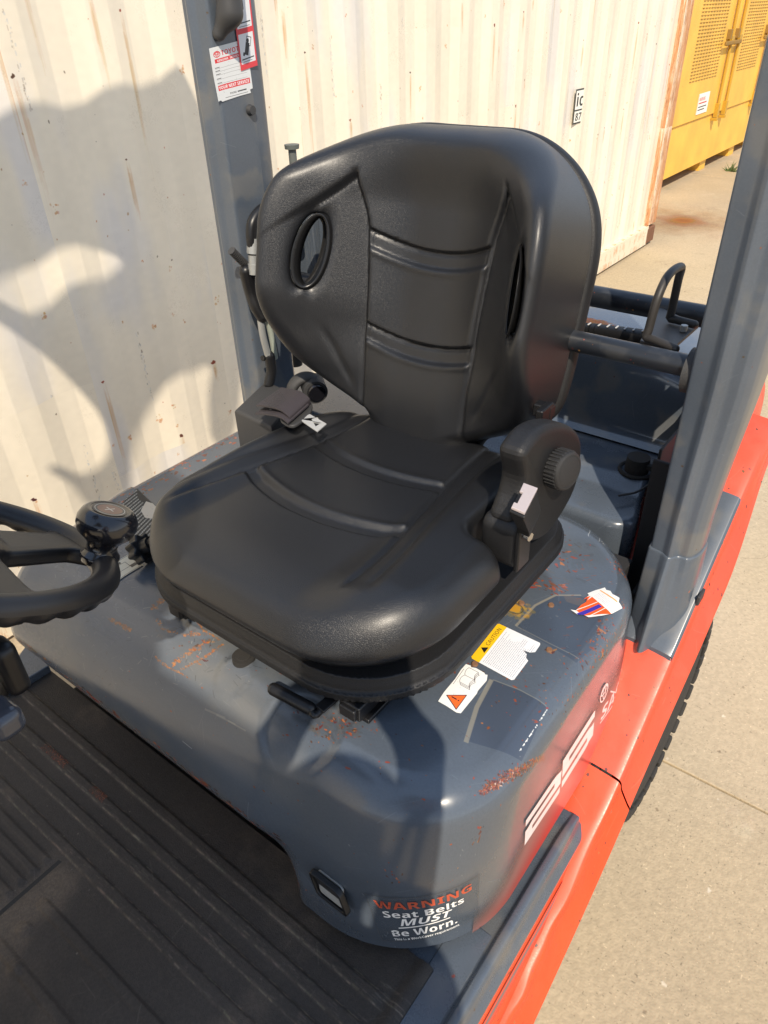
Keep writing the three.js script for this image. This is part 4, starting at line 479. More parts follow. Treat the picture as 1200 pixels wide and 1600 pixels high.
  const rb = ctex(canvas(300, 760, (g) => { g.fillStyle = '#cf4148'; g.fillRect(0, 0, 300, 760); g.fillStyle = '#d9dbdd'; for (const y of [0, 395]) g.fillRect(26, y, 250, 365 - (y ? 60 : 25)); g.strokeStyle = g.fillStyle = '#2c2e33'; g.lineWidth = 34; g.lineCap = 'round'; g.lineJoin = 'round'; g.beginPath(); g.moveTo(150, 40); g.lineTo(150, 150); g.lineTo(90, 178); g.lineTo(80, 260); g.stroke(); g.lineWidth = 12; g.beginPath(); g.moveTo(50, 290); g.lineTo(250, 284); g.moveTo(50, 655); g.lineTo(250, 650); g.stroke(); g.save(); g.translate(150, 540); g.rotate(0.35); g.fillRect(-30, -50, 66, 130); g.beginPath(); g.arc(0, -70, 22, 0, 7); g.fill(); g.lineWidth = 8; g.strokeRect(-24, -112, 76, 90); g.fillRect(-54, 60, 30, 36); g.restore(); g.fillStyle = '#77797d'; g.fillRect(60, 320, 180, 8); g.fillRect(60, 676, 160, 8); }), false);
  flat('warning_sticker', [[361, -8], [389, -14], [402, 102], [376, 111]], rb, 'red bordered sticker with tipping pictograms');
  // moulded grip at the top and a bolt
  const gp = at(362, 20, 'x', -0.47), grip = (x, y, z) => { const a = V3(-0.478, 1.735, -0.735), b = V3(-0.474, 1.80, -0.74); const q = (px, py, pz, ax, ay, az, bx, by, bz, r) => { const dx = bx - ax, dy = by - ay, dz = bz - az, t = clamp(((px - ax) * dx + (py - ay) * dy + (pz - az) * dz) / (dx * dx + dy * dy + dz * dz)); return Math.hypot(px - ax - dx * t, py - ay - dy * t, pz - az - dz * t) - r; }; return smin(q(x, y, z, gp.x, gp.y + 0.10, gp.z, gp.x, gp.y, gp.z + 0.004, 0.022), q(x, y, z, gp.x, gp.y, gp.z + 0.004, gp.x - 0.02, gp.y - 0.03, gp.z + 0.018, 0.012), 0.02); };
  part('grip', iso(grip, [gp.x - 0.07, gp.y - 0.09, gp.z - 0.06], [gp.x + 0.06, gp.y + 0.15, gp.z + 0.06], 0.004), M.darkgrey, plf);
  const bp = at(391, 172, 'x', X); part('bolt', cyl(bp.clone().add(V3(-0.004, 0, 0)), bp.clone().add(V3(0.008, 0, 0)), 0.011, 0.008, 20), M.darkgrey, plf);
}
// crossbars, corrugated hose, loop bracket behind the seat
{
  const tubeM = std({ map: rep(paintTile([27, 31, 38], 61, 130, 0.2), 0.35), roughness: 0.42, clearcoat: 0.3, clearcoatRoughness: 0.25 });
  part('crossbar', boxUV(cyl(V3(-0.5, 1.268, -0.70), V3(0.435, 1.268, -0.70), 0.0172, 0.0172, 40)), tubeM, truck); part('flange', cyl(V3(0.418, 1.262, -0.70), V3(0.431, 1.262, -0.70), 0.034, 0.034, 30), M.darkgrey, truck);
  part('crossbar', boxUV(cyl(V3(-0.5, 1.266, -0.93), V3(0.47, 1.266, -0.93), 0.0195, 0.0195, 40)), tubeM, truck);
  for (const x of [0.46]) part('tie_plate', box(0.02, 0.06, 0.22, x, 1.266, -0.815), tubeM, truck);
  const hs = [V3(-0.3, 1.20, -0.84), V3(0.0, 1.222, -0.85), V3(0.12, 1.225, -0.842), V3(0.22, 1.235, -0.84), V3(0.30, 1.243, -0.835)], hc = new THREE.CatmullRomCurve3(hs), hm = [], cl = [];
  for (let i = 0; i <= 40; i++) { const p = hc.getPoint(i / 40), t = hc.getTangent(i / 40).multiplyScalar(0.0042); hm.push(cyl(p.clone().sub(t), p.clone().add(t), 0.0145, 0.0145, 16)); if (i % 2 === 0) cl.push(box(0.003, 0.002, 0.012, p.x, p.y + 0.0146, p.z + 0.003, 0.0008)); }
  const hose = part('corrugated_hose', join([tube(hs, 0.0115, 60, 14), ...hm]), M.black, truck); part('white_mark', join(cl), std({ color: lin(0.5, 0.5, 0.5), roughness: 0.6 }), hose);
  // plate and loop
  const pl = [[1000, 533], [1050, 545], [1092, 508], [1030, 480]].map(([x, y]) => at(x, y, 'y', 1.272)); part('bracket_plate', boxUV(extrude(pl.map(p => [p.x, -p.z]), 0.007, 0.0015).rotateX(-Math.PI / 2).translate(0, 1.266, 0)), std({ color: lin(0.09, 0.085, 0.08), roughness: 0.5 }), truck);
  const a = at(1055, 545, 'y', 1.282), b = at(1010, 527, 'y', 1.282), c = at(1042, 440, 'x', b.x), d = at(1062, 424, 'x', b.x), e = at(1047, 497, 'y', 1.282), f = at(1085, 507, 'y', 1.282);
  const up = V3(b.x + 0.004, 1.352, b.z - 0.010), bk = V3(e.x + 0.002, 1.358, e.z + 0.004); part('loop_handle', tube([a, b.clone().lerp(a, 0.25), b, b.clone().lerp(up, 0.2), b.clone().lerp(up, 0.9), up.clone().lerp(bk, 0.35).add(V3(0, 0.016, 0)), bk.clone().add(V3(0, 0.010, 0)), bk.clone().lerp(e, 0.15), e.clone().lerp(bk, 0.15), e, e.clone().lerp(f, 0.3), f], 0.0068, 110, 14), std({ color: lin(0.035, 0.032, 0.03), roughness: 0.5 }), truck);
  part('screw', cyl(V3(f.x - 0.01, 1.275, f.z + 0.02), V3(f.x - 0.01, 1.285, f.z + 0.02), 0.006, 0.006, 6), M.zinc, truck);
  // left side: hose, fittings, conduit, pipes, pin
  const L = (x, y, z) => at(x, y, 'x', -0.45 + (z + 0.78) * -0.8);
  const bh = part('black_hose', tube([L(440, 318, -0.78), L(412, 326, -0.78), L(396, 345, -0.78), L(393, 366, -0.78), L(396, 395, -0.78)], 0.0115, 40, 14), M.black, truck);
  part('hose_fitting', join([cyl(L(396, 372, -0.78), L(396, 396, -0.78), 0.0135), cyl(L(396, 398, -0.78), L(397, 412, -0.78), 0.011), cyl(L(397, 412, -0.78), L(398, 428, -0.78), 0.0125)]), M.zinc, truck);
  for (const [x, y] of [[404, 333], [405, 340], [390, 358], [394, 364]]) { const p = L(x, y, -0.768); part('white_mark', box(0.003, 0.006, 0.002, p.x, p.y, p.z, 0.0008), std({ color: lin(0.5, 0.5, 0.48), roughness: 0.6 }), bh); }
  const c0 = L(362, 392, -0.75), c1 = L(392, 422, -0.75), cr = []; for (let i = 0; i < 16; i++) { const p = c0.clone().lerp(c1, i / 15), t = c1.clone().sub(c0).multiplyScalar(0.02); cr.push(cyl(p.clone().sub(t), p.clone().add(t), 0.0085, 0.0085, 14)); } part('ribbed_conduit', join([cyl(c0, c1, 0.0065), ...cr]), M.darkgrey, truck);
  part('cable_boot', tube([L(384, 424, -0.76), L(392, 455, -0.76), L(400, 478, -0.77), L(410, 494, -0.78)], 0.014, 30, 14), M.black, truck);
  part('cable_tie', join([cyl(L(378, 424, -0.75), L(402, 420, -0.75), 0.0042), cyl(L(400, 494, -0.765), L(418, 490, -0.765), 0.0042), cyl(L(410, 560, -0.765), L(432, 556, -0.765), 0.006)]), M.black, truck);
  part('metal_pipe', tube([L(406, 492, -0.775), L(411, 525, -0.775), L(420, 560, -0.775)], 0.0075, 20, 12), M.zinc, truck); part('metal_pipe', tube([L(416, 490, -0.78), L(424, 525, -0.78), L(430, 558, -0.78)], 0.0065, 20, 12), std({ color: lin(0.3, 0.33, 0.28), roughness: 0.5 }), truck);
  part('black_hose', tube([L(421, 556, -0.775), L(424, 580, -0.775), L(420, 600, -0.77)], 0.012, 20, 12), M.black, truck);
  const pt = at(456, 229, 'z', -0.80), pb = at(459, 262, 'z', -0.80); part('spring_pin', join([cyl(pt.clone().add(V3(0, -0.004, 0)), pt.clone().add(V3(0, 0.004, 0)), 0.0145, 0.0155, 28), cyl(pt, pb, 0.0082), cyl(pb.clone().add(V3(0, 0.004, 0)), pb.clone().add(V3(0, -0.006, 0)), 0.0125), cyl(pb, pb.clone().add(V3(0, -0.16, 0)), 0.0065)]), std({ color: lin(0.12, 0.13, 0.12), roughness: 0.55 }), truck);
  part('pin_bracket', join([box(0.03, 0.2, 0.02, pb.x + 0.025, pb.y - 0.12, pb.z - 0.01)]), M.grey, truck);
  const cp = at(460, 553, 'y', 0.985); part('black_cap', cyl(V3(cp.x, 0.955, cp.z), V3(cp.x, 0.99, cp.z), 0.0185, 0.017, 26), M.rubber, truck);
  { const q = [[452, 300], [545, 300], [545, 500], [440, 500]].map(([x, y]) => at(x, y, 'z', -0.82)), xs = q.map(p => p.x), yy = q.map(p => p.y); part('rear_bracket', boxUV(box(Math.max(...xs) - Math.min(...xs), Math.max(...yy) - Math.min(...yy), 0.012, (Math.max(...xs) + Math.min(...xs)) / 2, (Math.max(...yy) + Math.min(...yy)) / 2, -0.826, 0.004)), M.grey, truck); }
  part('left_rear_cover', boxUV(box(0.34, 0.1, 0.34, -0.36, 0.915, -0.86, 0.02)), M.grey, truck);
}
// floor mat with moulded ribs
{
  const W0 = -0.63, W1 = 0.424, Z0 = -0.02, Z1 = 0.62, dx = 0.0062, dz = 0.0022, nx = Math.round((W1 - W0) / dx), nz = Math.round((Z1 - Z0) / dz), P = [], U = [], I = [];
  const ribs = [0.052, 0.100, 0.1385, 0.188].map(z => [z, 0.009]), R = rngOf(3);
  const hgt = (x, z) => {
    const edgeX = Math.min(x - W0, W1 - x), ez = Math.min(edgeX - 0.018, z - Z0 - 0.012); let h = 0;
    for (const [c, w] of ribs) { const bow = c + 0.012 * (x + 0.05) * (c < 0.08 ? 1 : c < 0.12 ? 0.4 : 0), q = Math.abs(z - bow); h += 0.0042 * sst(w + 0.0015, w - 0.0025, q) - 0.0015 * gauss(q - w - 0.002, 0.0012); }
    h *= sst(0.0, 0.01, edgeX - 0.035);
    h = Math.max(h, 0.0042 * sst(0.022, 0.019, edgeX));                   // raised rim
    if (z > 0.205) { const inP = x < -0.16 ? 1 : 0; h = inP ? 0.0035 * sst(0.25, 0.6, Math.abs(wrap(z, 0.022) / 0.022 - 0.5) * 2) * sst(-0.165, -0.172, x) * sst(0.207, 0.214, z) : 0; if (!inP) { h = -0.002 * gauss(x + 0.155, 0.002) + 0.004 * sst(0.009, 0.006, Math.abs(z - 0.262)) * sst(-0.12, -0.11, x) + 0.004 * sst(0.009, 0.006, Math.abs(z - 0.335)) * sst(-0.12, -0.11, x); h += 0.003 * sst(0.012, 0.008, Math.hypot(x + 0.10, z - 0.30)) + 0.003 * sst(0.011, 0.008, Math.hypot(x + 0.06, z - 0.34)); } }
    return h * sst(-0.001, 0.004, edgeX);
  };
  for (let j = 0; j <= nz; j++) for (let i = 0; i <= nx; i++) { const x = W0 + i * dx, z = Z0 + j * dz; P.push(x, 0.601 + hgt(x, z), z); U.push(x, z); }
  for (let j = 0; j < nz; j++) for (let i = 0; i < nx; i++) { const a = j * (nx + 1) + i, b = a + 1, c = a + nx + 1, d = c + 1; I.push(a, c, b, b, c, d); }
  const g = new THREE.BufferGeometry(); g.setAttribute('position', new THREE.Float32BufferAttribute(P, 3)); g.setAttribute('uv', new THREE.Float32BufferAttribute(U, 2)); g.setIndex(I); g.computeVertexNormals();
  const c = canvas(1024, 1024, (q) => { const im = q.createImageData(1024, 1024), d = im.data; for (let j = 0; j < 1024; j++) for (let i = 0; i < 1024; i++) { const u = i / 1024, v = j / 1024, k = 1 + 0.5 * (fbm(u, v, 5, 5, 7) - 0.5) + 0.2 * (vn(u, v, 400, 3) - 0.5), s = sst(0.55, 0.8, fbm(u, v, 8, 4, 9)), o = (j * 1024 + i) * 4; d[o] = mix(58, 88, s) * k; d[o + 1] = mix(52, 77, s) * k; d[o + 2] = mix(47, 66, s) * k; d[o + 3] = 255; } q.putImageData(im, 0, 0); const r = rngOf(4); for (const [c, w] of ribs) for (let k = 0; k < 900; k++) { const x = W0 + r() * (W1 - W0), bow = c + 0.012 * (x + 0.05) * (c < 0.08 ? 1 : c < 0.12 ? 0.4 : 0), e = r() < 0.7 ? (r() < 0.5 ? w : -w) : (r() * 2 - 1) * w, z = bow + e + (r() - 0.5) * 0.0014; q.fillStyle = `rgba(${128 + r() * 30 | 0},${116 + r() * 24 | 0},${100 + r() * 20 | 0},${0.05 + r() * r() * 0.34})`; q.fillRect(wrap(x, 1) * 1024, (1 - wrap(z, 1)) * 1024, 2 + r() * 16, 1 + r()); } for (let k = 0; k < 260; k++) { q.strokeStyle = `rgba(150,140,126,${0.05 + r() * 0.2})`; q.lineWidth = 0.6 + r(); const x = r() * 1024, y = r() * 1024, a = r() * 6.3, l = 4 + r() * 40; q.beginPath(); q.moveTo(x, y); q.lineTo(x + Math.cos(a) * l, y + Math.sin(a) * l); q.stroke(); } for (let k = 0; k < 160; k++) { q.fillStyle = `rgba(190,180,165,${r() * 0.4})`; q.fillRect(r() * 1024, r() * 1024, 1 + r() * 2, 1 + r() * 2); } });
  const mat = std({ map: rep(ctex(c), 1.0), roughness: 0.72, bumpMap: rep(speckT, 0.06), bumpScale: 0.0007 });
  const mt = part('floor_mat', g, mat, truck, 'black ribbed rubber floor mat'); part('mat_base', boxUV(box(W1 - W0 + 0.004, 0.02, Z1 - Z0, (W0 + W1) / 2, 0.5905, (Z0 + Z1) / 2, 0.002)), M.rubber, truck);
  // worn tan scuffs rubbed through on the ribs
  const sc = ctex(canvas(256, 64, (q) => { const r = rngOf(2); for (let k = 0; k < 700; k++) { const x = r() * 256, y = r() * 64; if (r() < 0.4 + 0.6 * (x / 256)) { q.fillStyle = `rgba(${146 + r() * 40 | 0},${88 + r() * 26 | 0},${66 + r() * 18 | 0},.85)`; q.fillRect(x, y, 1 + r() * 5, 1 + r() * 3); } } }), false);
  for (const [x, l] of [[-0.34, 0.075], [-0.205, 0.04]]) part('scuff', new THREE.PlaneGeometry(l, 0.014).rotateX(-Math.PI / 2).translate(x, 0.6062, 0.0965), std({ map: sc, transparent: true, roughness: 0.9 }), mt);
  part('front_floor', boxUV(box(1.06, 0.02, 0.9, -0.1, 0.57, 0.9)), M.chassis, truck);
}

// ───────────────────────── forklift: operator seat ─────────────────────────
const seat = new THREE.Group(); seat.name = 'operator_seat'; seat.userData.label = 'black vinyl operator seat'; truck.add(seat);
{
  // backrest, in its own frame: u across, v up, w towards the driver
  const TILT = 14 * Math.PI / 180, UC = -0.033, half = lut([[0.02, 0.10], [0.03, 0.145], [0.06, 0.195], [0.10, 0.232], [0.15, 0.252], [0.25, 0.266], [0.35, 0.266], [0.42, 0.254], [0.47, 0.222], [0.50, 0.182], [0.52, 0.135], [0.532, 0.08], [0.538, 0.0]]);
  const hf = lut([[-0.035, 0.11], [0.02, 0.125], [0.04, 0.160], [0.06, 0.200], [0.085, 0.236], [0.12, 0.262], [0.17, 0.274], [0.22, 0.276]]);
  const out2 = (s, v) => { const a = Math.abs(s), body = rr2(s, v - 0.252, 0.270, 0.285, v > 0.3 ? 0.198 : 0.15); return smax(body, (a - hf(v)) * 0.72, 0.03); };   // squircle body, narrow foot
  const holeD = (s, v) => { const c = Math.cos(0.10), n = Math.sin(0.10), x = (s - 0.200) * c + (v - 0.309) * n, y = -(s - 0.200) * n + (v - 0.309) * c; const A = 0.0135, Bq = 0.058, k = Math.hypot(x / A, y / Bq), q = Math.hypot(x / (A * A), y / (Bq * Bq)) + 1e-6; return Math.max(k * (k - 1) / q, -A); };
  const sp = (v) => mix(0.114, 0.128, sst(0.2, 0.45, v)) + 0.02 * sst(0.36, 0.46, v);   // seam between pad and wings
  const F = (u, v) => {
    const s = Math.abs(u - UC), gv = sst(0.60, 0.42, v) * mix(0.15, 1, sst(0.0, 0.25, v));
    let f = 0.196 * Math.pow(clamp((s - 0.03) / 0.245, 0, 1.03), 1.9) * gv;                             // wings
    f += 0.02 * sst(0.40, 0.50, v) * sst(0.56, 0.5, v) * sst(0.24, 0.1, s) + 0.012 * gauss(v - 0.08, 0.07) * sst(0.12, 0.05, s);   // head roll, lumbar
    const seamS = sp(v), vt = 0.452 - Math.max(0, s - 0.14) * 1.05;         // scooped wing, bounded by the head roll
    const inWing = sst(seamS - 0.003, seamS + 0.006, s) * sst(vt + 0.006, vt - 0.006, v);
    f -= 0.013 * inWing * (1 - 0.9 * sst(0.19, 0.25, s)) * sst(0.10, 0.2, v);
    f -= 0.0045 * gauss(s - seamS, 0.0035) * sst(0.455, 0.44, v);
    f -= 0.003 * gauss(v - vt, 0.005) * sst(0.135, 0.15, s) * sst(0.235, 0.19, s);
    for (const [a, b] of [[0.338, 0.309], [0.179, 0.149]]) {                  // two cross channels
      const bow = 1.5 * (u - UC) * (u - UC), va = a + bow, vb = b + bow, inn = sst(seamS + 0.002, seamS - 0.006, s);
      f -= inn * (0.0062 * sst(va + 0.0035, va - 0.0025, v) * sst(vb - 0.004, vb + 0.005, v) + 0.003 * gauss(v - va + 0.003, 0.003)); f += inn * 0.0016 * gauss(v - vb + 0.006, 0.004);
    }
    f -= 0.004 * gauss(s - (0.20 - 0.5 * (0.2 - v)), 0.006) * sst(0.06, 0.1, v) * sst(0.2, 0.15, v);  // pulled tuck low on the wings
    return f;
  };
  const BW = -0.075;
  const SD = (u, v, w, cell) => {
    const s = Math.abs(u - UC), d2 = out2(s * (1 - 0.045 * sst(0.05, 0.2, UC - u)), v), r = 0.042, f = (w - F(u, v)) * 0.64, a = d2 + r, b = f + r;
    let e = Math.min(Math.max(a, b), 0) + Math.hypot(Math.max(a, 0), Math.max(b, 0)) - r;
        const L = sst(0.02, 0.08, UC - u); e = smax(e, F(u, v) * 0.85 * L - 0.052 - w, 0.012); const h = holeD(s - 0.02 * (1 - L) - 0.5 * L * clamp(F(u, v) - w, 0, 0.09), v); e = smax(e, -(h - 0.0045), 0.016);
    return e;
  };
  const shellD = (u, v, w) => {                                           // hard rear shell, a little inside the cushion edge
    const s = Math.abs(u - UC), d2 = out2(s * (1 - 0.045 * sst(0.05, 0.2, UC - u)), v) - 0.0035, k = 0.045 * sst(0.17, 0.27, s); const L = sst(0.02, 0.08, UC - u), wb = F(u, v) * 0.85 * L - 0.054; let e = smax(d2, Math.max(w - wb, wb - 0.034 - w) * 0.75, 0.014); e = smax(e, -(holeD(s - 0.02 * (1 - L) - 0.5 * L * clamp(F(u, v) - w, 0, 0.1), v) - 0.006), 0.01); return e * 0.85; };
  const m = new THREE.Matrix4().makeRotationX(-TILT).setPosition(0, 1.05, -0.60);
  const bg = boxUV(iso((x, y, z) => SD(x, y, z), [-0.34, -0.06, -0.08], [0.28, 0.57, 0.21], 0.0042)).applyMatrix4(m);
  const back = part('backrest', bg, M.vinyl, seat, 'black vinyl backrest with moulded wings');
  part('back_shell', boxUV(iso(shellD, [-0.34, -0.06, -0.12], [0.28, 0.57, 0.12], 0.005)).applyMatrix4(m), M.plastic, seat);
  for (const sg of [-1, 1]) {                                              // trim ring in each hand hole
    const el = (k, dw, w) => { const r = []; for (let i = 0; i <= 72; i++) { const a = i / 72 * 6.28319, X = Math.cos(a) * (0.0135 + k), Y = Math.sin(a) * (0.058 + k), c = Math.cos(0.10), n = Math.sin(0.10), S = 0.200 + (sg > 0 ? 0.02 : 0) + X * c - Y * n, v = 0.309 + X * n + Y * c, u = UC + sg * S, f0 = F(u, v); r.push(w === undefined ? V3(u, v, f0 + dw) : V3(u - (sg < 0 ? sg * w * 0.85 : 0), v, f0 + w)); } return r; };
    const tr = std({ color: lin(0.008, 0.008, 0.0085), roughness: 0.3, side: THREE.DoubleSide });
    part('hand_hole_trim', loft([el(0.0078, -0.006), el(0.0072, 0.0004), el(0.0060, 0.0016), el(0.0032, 0.0008), el(0.0016, -0.002), el(0.001, -0.012), el(0.001, 0, -0.03), el(0.002, 0, -0.06)]).applyMatrix4(m), tr, seat);
  }
  // cushion
  const CX = 0.034, CZ = -0.369;
  const top = (x, z) => {
    const s = x + 0.010, a = Math.abs(s); let y = 1.066 + 0.030 * sst(0.13, 0.225, a) * sst(-0.06, -0.2, z) * sst(-0.70, -0.5, z) + 0.010 * gauss(z + 0.14, 0.06) - 0.004 * sst(-0.3, -0.6, z);
    const sm = mix(0.126, 0.186, sst(-0.62, -0.12, z)), sm2 = sm + 0.034;
    y -= 0.006 * sst(sm - 0.005, sm + 0.004, a) * (1 - sst(sm2 - 0.004, sm2 + 0.02, a)) * sst(-0.155, -0.19, z); y -= 0.003 * gauss(a - sm, 0.004) * sst(-0.15, -0.19, z); y -= 0.0025 * gauss(a - sm2, 0.004) * sst(-0.17, -0.2, z);
    for (const [zf, zb] of [[-0.280, -0.306], [-0.437, -0.462]]) { const bow = -1.35 * s * s, f = zf + bow, b = zb + bow, inn = sst(sm + 0.002, sm - 0.006, a); y -= inn * (zf > -0.3 ? 0.0072 : 0.0045) * sst(f + 0.004, f - 0.003, z) * sst(b - 0.006, b + 0.006, z); y += inn * 0.0018 * gauss(z - b + 0.007, 0.005); }
    return y;
  };
  const cush = (x, y, z) => {
    const d2 = rr2(x - CX, z - CZ, 0.279 - 0.025 * sst(-0.35, -0.65, z), 0.303, z > -0.35 ? 0.175 : 0.11), r = 0.046, b = (y - top(x, z)) * 0.85 + r, a = d2 + r + 0.034 * sst(1.042, 0.988, y);
    let e = Math.min(Math.max(a, b), 0) + Math.hypot(Math.max(a, 0), Math.max(b, 0)) - r;
    e = smax(e, 0.986 - y, 0.01);
    e = smax(e, -(rr2(x - 0.315, z + 0.475, 0.075, 0.115, 0.03)), 0.02);   // cut-away for the recliner
    e = smax(e, -(Math.hypot(y - 1.005, z + 0.205) - 0.017 + (x > -0.2 ? 1 : 0)), 0.004);
    return e * 0.95;
  };
  part('seat_cushion', boxUV(iso(cush, [-0.32, 0.975, -0.70], [0.34, 1.13, -0.03], 0.0045)), M.vinyl, seat, 'black vinyl seat cushion');
  const base = (x, y, z) => { const d = rr2(x - CX + 0.004, z - CZ - 0.005, 0.278, 0.276, z > -0.35 ? 0.15 : 0.1), lip = Math.max(d + 0.003 - 0.006 * sst(0.998, 0.975, y), Math.abs(y - 0.984) - 0.011), fl = Math.max(d - 0.009, Math.abs(y - 0.966) - 0.007), sk = Math.max(d + 0.012, Math.abs(y - 0.962) - 0.012); return smin(smin(lip, fl, 0.006), sk, 0.004) * 0.9; };
  part('seat_base', boxUV(iso(base, [-0.33, 0.945, -0.66], [0.34, 0.995, -0.03], 0.0045)), M.plastic, seat, 'textured black plastic seat base');
  // slide rails
  for (const [px, py] of [[560, 1096], [292, 943]]) { const p = at(px, py, 'y', 0.945); part('slide_rail', join([box(0.036, 0.026, 0.42, p.x, 0.945, p.z - 0.19, 0.003), box(0.05, 0.008, 0.4, p.x, 0.928, p.z - 0.19, 0.002), box(0.028, 0.02, 0.012, p.x, 0.945, p.z + 0.02, 0.003)]), M.black, seat); }
  const bp = at(571, 1087, 'y', 0.95); part('screw', cyl(bp, bp.clone().add(V3(0.002, 0.003, 0.006)), 0.005, 0.005, 10), M.steel, seat);
  const l0 = at(428, 1077, 'y', 0.955), l1 = at(484, 1107, 'y', 0.95), l2 = at(492, 1118, 'y', 0.948), l3 = at(544, 1072, 'y', 0.95);
  const lev = part('slide_lever', join([tube([l0.clone().lerp(l1, 0.9), l1, l2, l2.clone().lerp(l3, 0.15), l3], 0.0052, 40, 12), (() => { const g = box(l2.distanceTo(l3) * 0.9, 0.004, 0.017, 0, 0, 0, 0.0015), d = l3.clone().sub(l2); g.rotateY(-Math.atan2(d.z, d.x)); const c = l2.clone().lerp(l3, 0.58); g.translate(c.x, c.y + 0.003, c.z); return g; })()]), M.black, seat); part('lever_grip', tube([l0, l0.clone().lerp(l1, 0.5), l1], 0.0092, 20, 16), M.black, lev);
  // recliner cover with knob, belt buckle
  const X = 0.30, oc = [[806, 712], [818, 688], [838, 667], [866, 659], [890, 667], [900, 686], [899, 715], [893, 750], [880, 782], [858, 818], [840, 838], [816, 846], [796, 836], [790, 815], [796, 794], [804, 772], [809, 745]].map(([x, y]) => at(x, y, 'x', X));
  const og = extrude(smoothLoop(oc.map(p => [-p.z, p.y]), 70), 0.042, 0.013, 6).rotateY(Math.PI / 2).translate(X - 0.030, 0, 0); const cov = part('recliner_cover', boxUV(og), M.plastic, seat);
  const kc = at(889, 737, 'x', X + 0.040), ax = V3(0.97, 0.12, 0.2).normalize(), kq = new THREE.Quaternion().setFromUnitVectors(V3(0, 1, 0), ax), kn = [new THREE.LatheGeometry([[0, 0.0], [0.026, 0.0], [0.0285, 0.003], [0.030, 0.022], [0.0285, 0.026], [0.0245, 0.0275], [0.0235, 0.026], [0.0225, 0.0275], [0.012, 0.0285], [0, 0.0288]].map(p => new THREE.Vector2(...p)), 60)];
  for (let k = 0; k < 30; k++) { const a = k / 30 * 6.2832, g = box(0.0036, 0.02, 0.003, 0, 0.0125, 0.0295, 0.0012); g.rotateY(a); kn.push(g); }
  part('recline_knob', join(kn).applyQuaternion(kq).translate(kc.x - ax.x * 0.026, kc.y - ax.y * 0.026, kc.z - ax.z * 0.026), M.darkgrey.clone(), cov).material.color.setRGB(0.022, 0.022, 0.023);
  part('recliner_bracket', join([box(0.012, 0.05, 0.04, 0.258, 1.19, -0.56, 0.003), box(0.03, 0.022, 0.02, 0.25, 1.20, -0.575, 0.003)]), M.black, seat);
  const bt = [[818, 754], [841, 763], [820, 804], [796, 793]].map(([x, y]) => at(x, y, 'y', 1.20)), dn = bt.map((p, i) => { const c = bt[0].clone().lerp(bt[2], 0.5), t = at(826, 815, 'y', 1.135); return t.add(p.clone().sub(c).multiplyScalar(0.92)); });
  const rnd = (q) => smoothLoop(q.flatMap((p, i) => { const n = q[(i + 1) % 4], w = q[(i + 3) % 4]; return [p.clone().lerp(w, 0.08), p.clone().lerp(w, 0.02).lerp(n, 0.02), p.clone().lerp(n, 0.08), p.clone().lerp(n, 0.5)]; }).map(p => [p.x, p.z]), 80);
  const ringAt = (q, y, sc = 1) => { const l = rnd(q), cx = l.reduce((a, p) => a + p[0], 0) / l.length, cz = l.reduce((a, p) => a + p[1], 0) / l.length; const r = l.map(p => V3(cx + (p[0] - cx) * sc, y, cz + (p[1] - cz) * sc)); return [...r, r[0].clone()]; };
  const bk = part('belt_buckle', loft([ringAt(bt, 1.197, 0.02), ringAt(bt, 1.197, 0.9), ringAt(bt, 1.195, 0.98), ringAt(bt, 1.192), ringAt(dn, 1.14), ringAt(dn, 1.132, 0.95), ringAt(dn, 1.13, 0.02)]), std({ color: lin(0.014, 0.014, 0.015), roughness: 0.42, side: THREE.DoubleSide }), seat, 'black belt buckle with pale plate');
  const pp = [[818, 755], [840, 763], [820, 802], [799, 793], [803, 785], [808, 787], [817, 770], [812, 768]].map(([x, y]) => at(x, y, 'y', 1.2)); part('buckle_plate', extrude(pp.map(p => [p.x, -p.z]), 0.004, 0.0009, 2).rotateX(-Math.PI / 2).translate(0, 1.197, 0), std({ color: lin(0.60, 0.52, 0.51), roughness: 0.35, metalness: 0.2 }), bk);
  const sb = at(826, 838, 'y', 1.12); part('belt_stalk', box(0.008, 0.09, 0.036, sb.x - 0.012, 1.10, sb.z - 0.01, 0.003), M.black, bk); part('stalk_bolt', cyl(V3(sb.x - 0.01, 1.118, sb.z - 0.004), V3(sb.x + 0.002, 1.118, sb.z - 0.002), 0.0075, 0.007, 6), M.steel, bk);
  const hb = at(795, 850, 'x', 0.30); part('buckle_housing', boxUV(iso((x, y, z) => smax(rr2(z - hb.z, y - hb.y - 0.012, 0.024, 0.040, 0.018), Math.abs(x - 0.295) - 0.032, 0.014), [0.24, hb.y - 0.08, hb.z - 0.05], [0.35, hb.y + 0.08, hb.z + 0.05], 0.004)), M.plastic, seat);
  // left front adjusting knob
  const kp = at(222, 858, 'x', -0.295), ks = at(250, 838, 'x', -0.25), kd = ks.clone().sub(kp).normalize(), star = []; for (let k = 0; k < 96; k++) { const a = k / 96 * 6.2832, r = 0.0245 + 0.003 * Math.cos(a * 8); star.push([Math.cos(a) * r, Math.sin(a) * r]); }
  const sgm = extrude(star, 0.024, 0.003).translate(0, 0, -0.012).applyQuaternion(new THREE.Quaternion().setFromUnitVectors(V3(0, 0, 1), kd)).translate(kp.x, kp.y, kp.z); const wk = part('weight_knob', join([sgm, cyl(kp, kp.clone().lerp(ks, 0.5), 0.016, 0.012)]), M.black, seat); part('knob_shaft', cyl(kp, ks.clone().addScaledVector(kd, 0.06), 0.0085), M.black, wk);
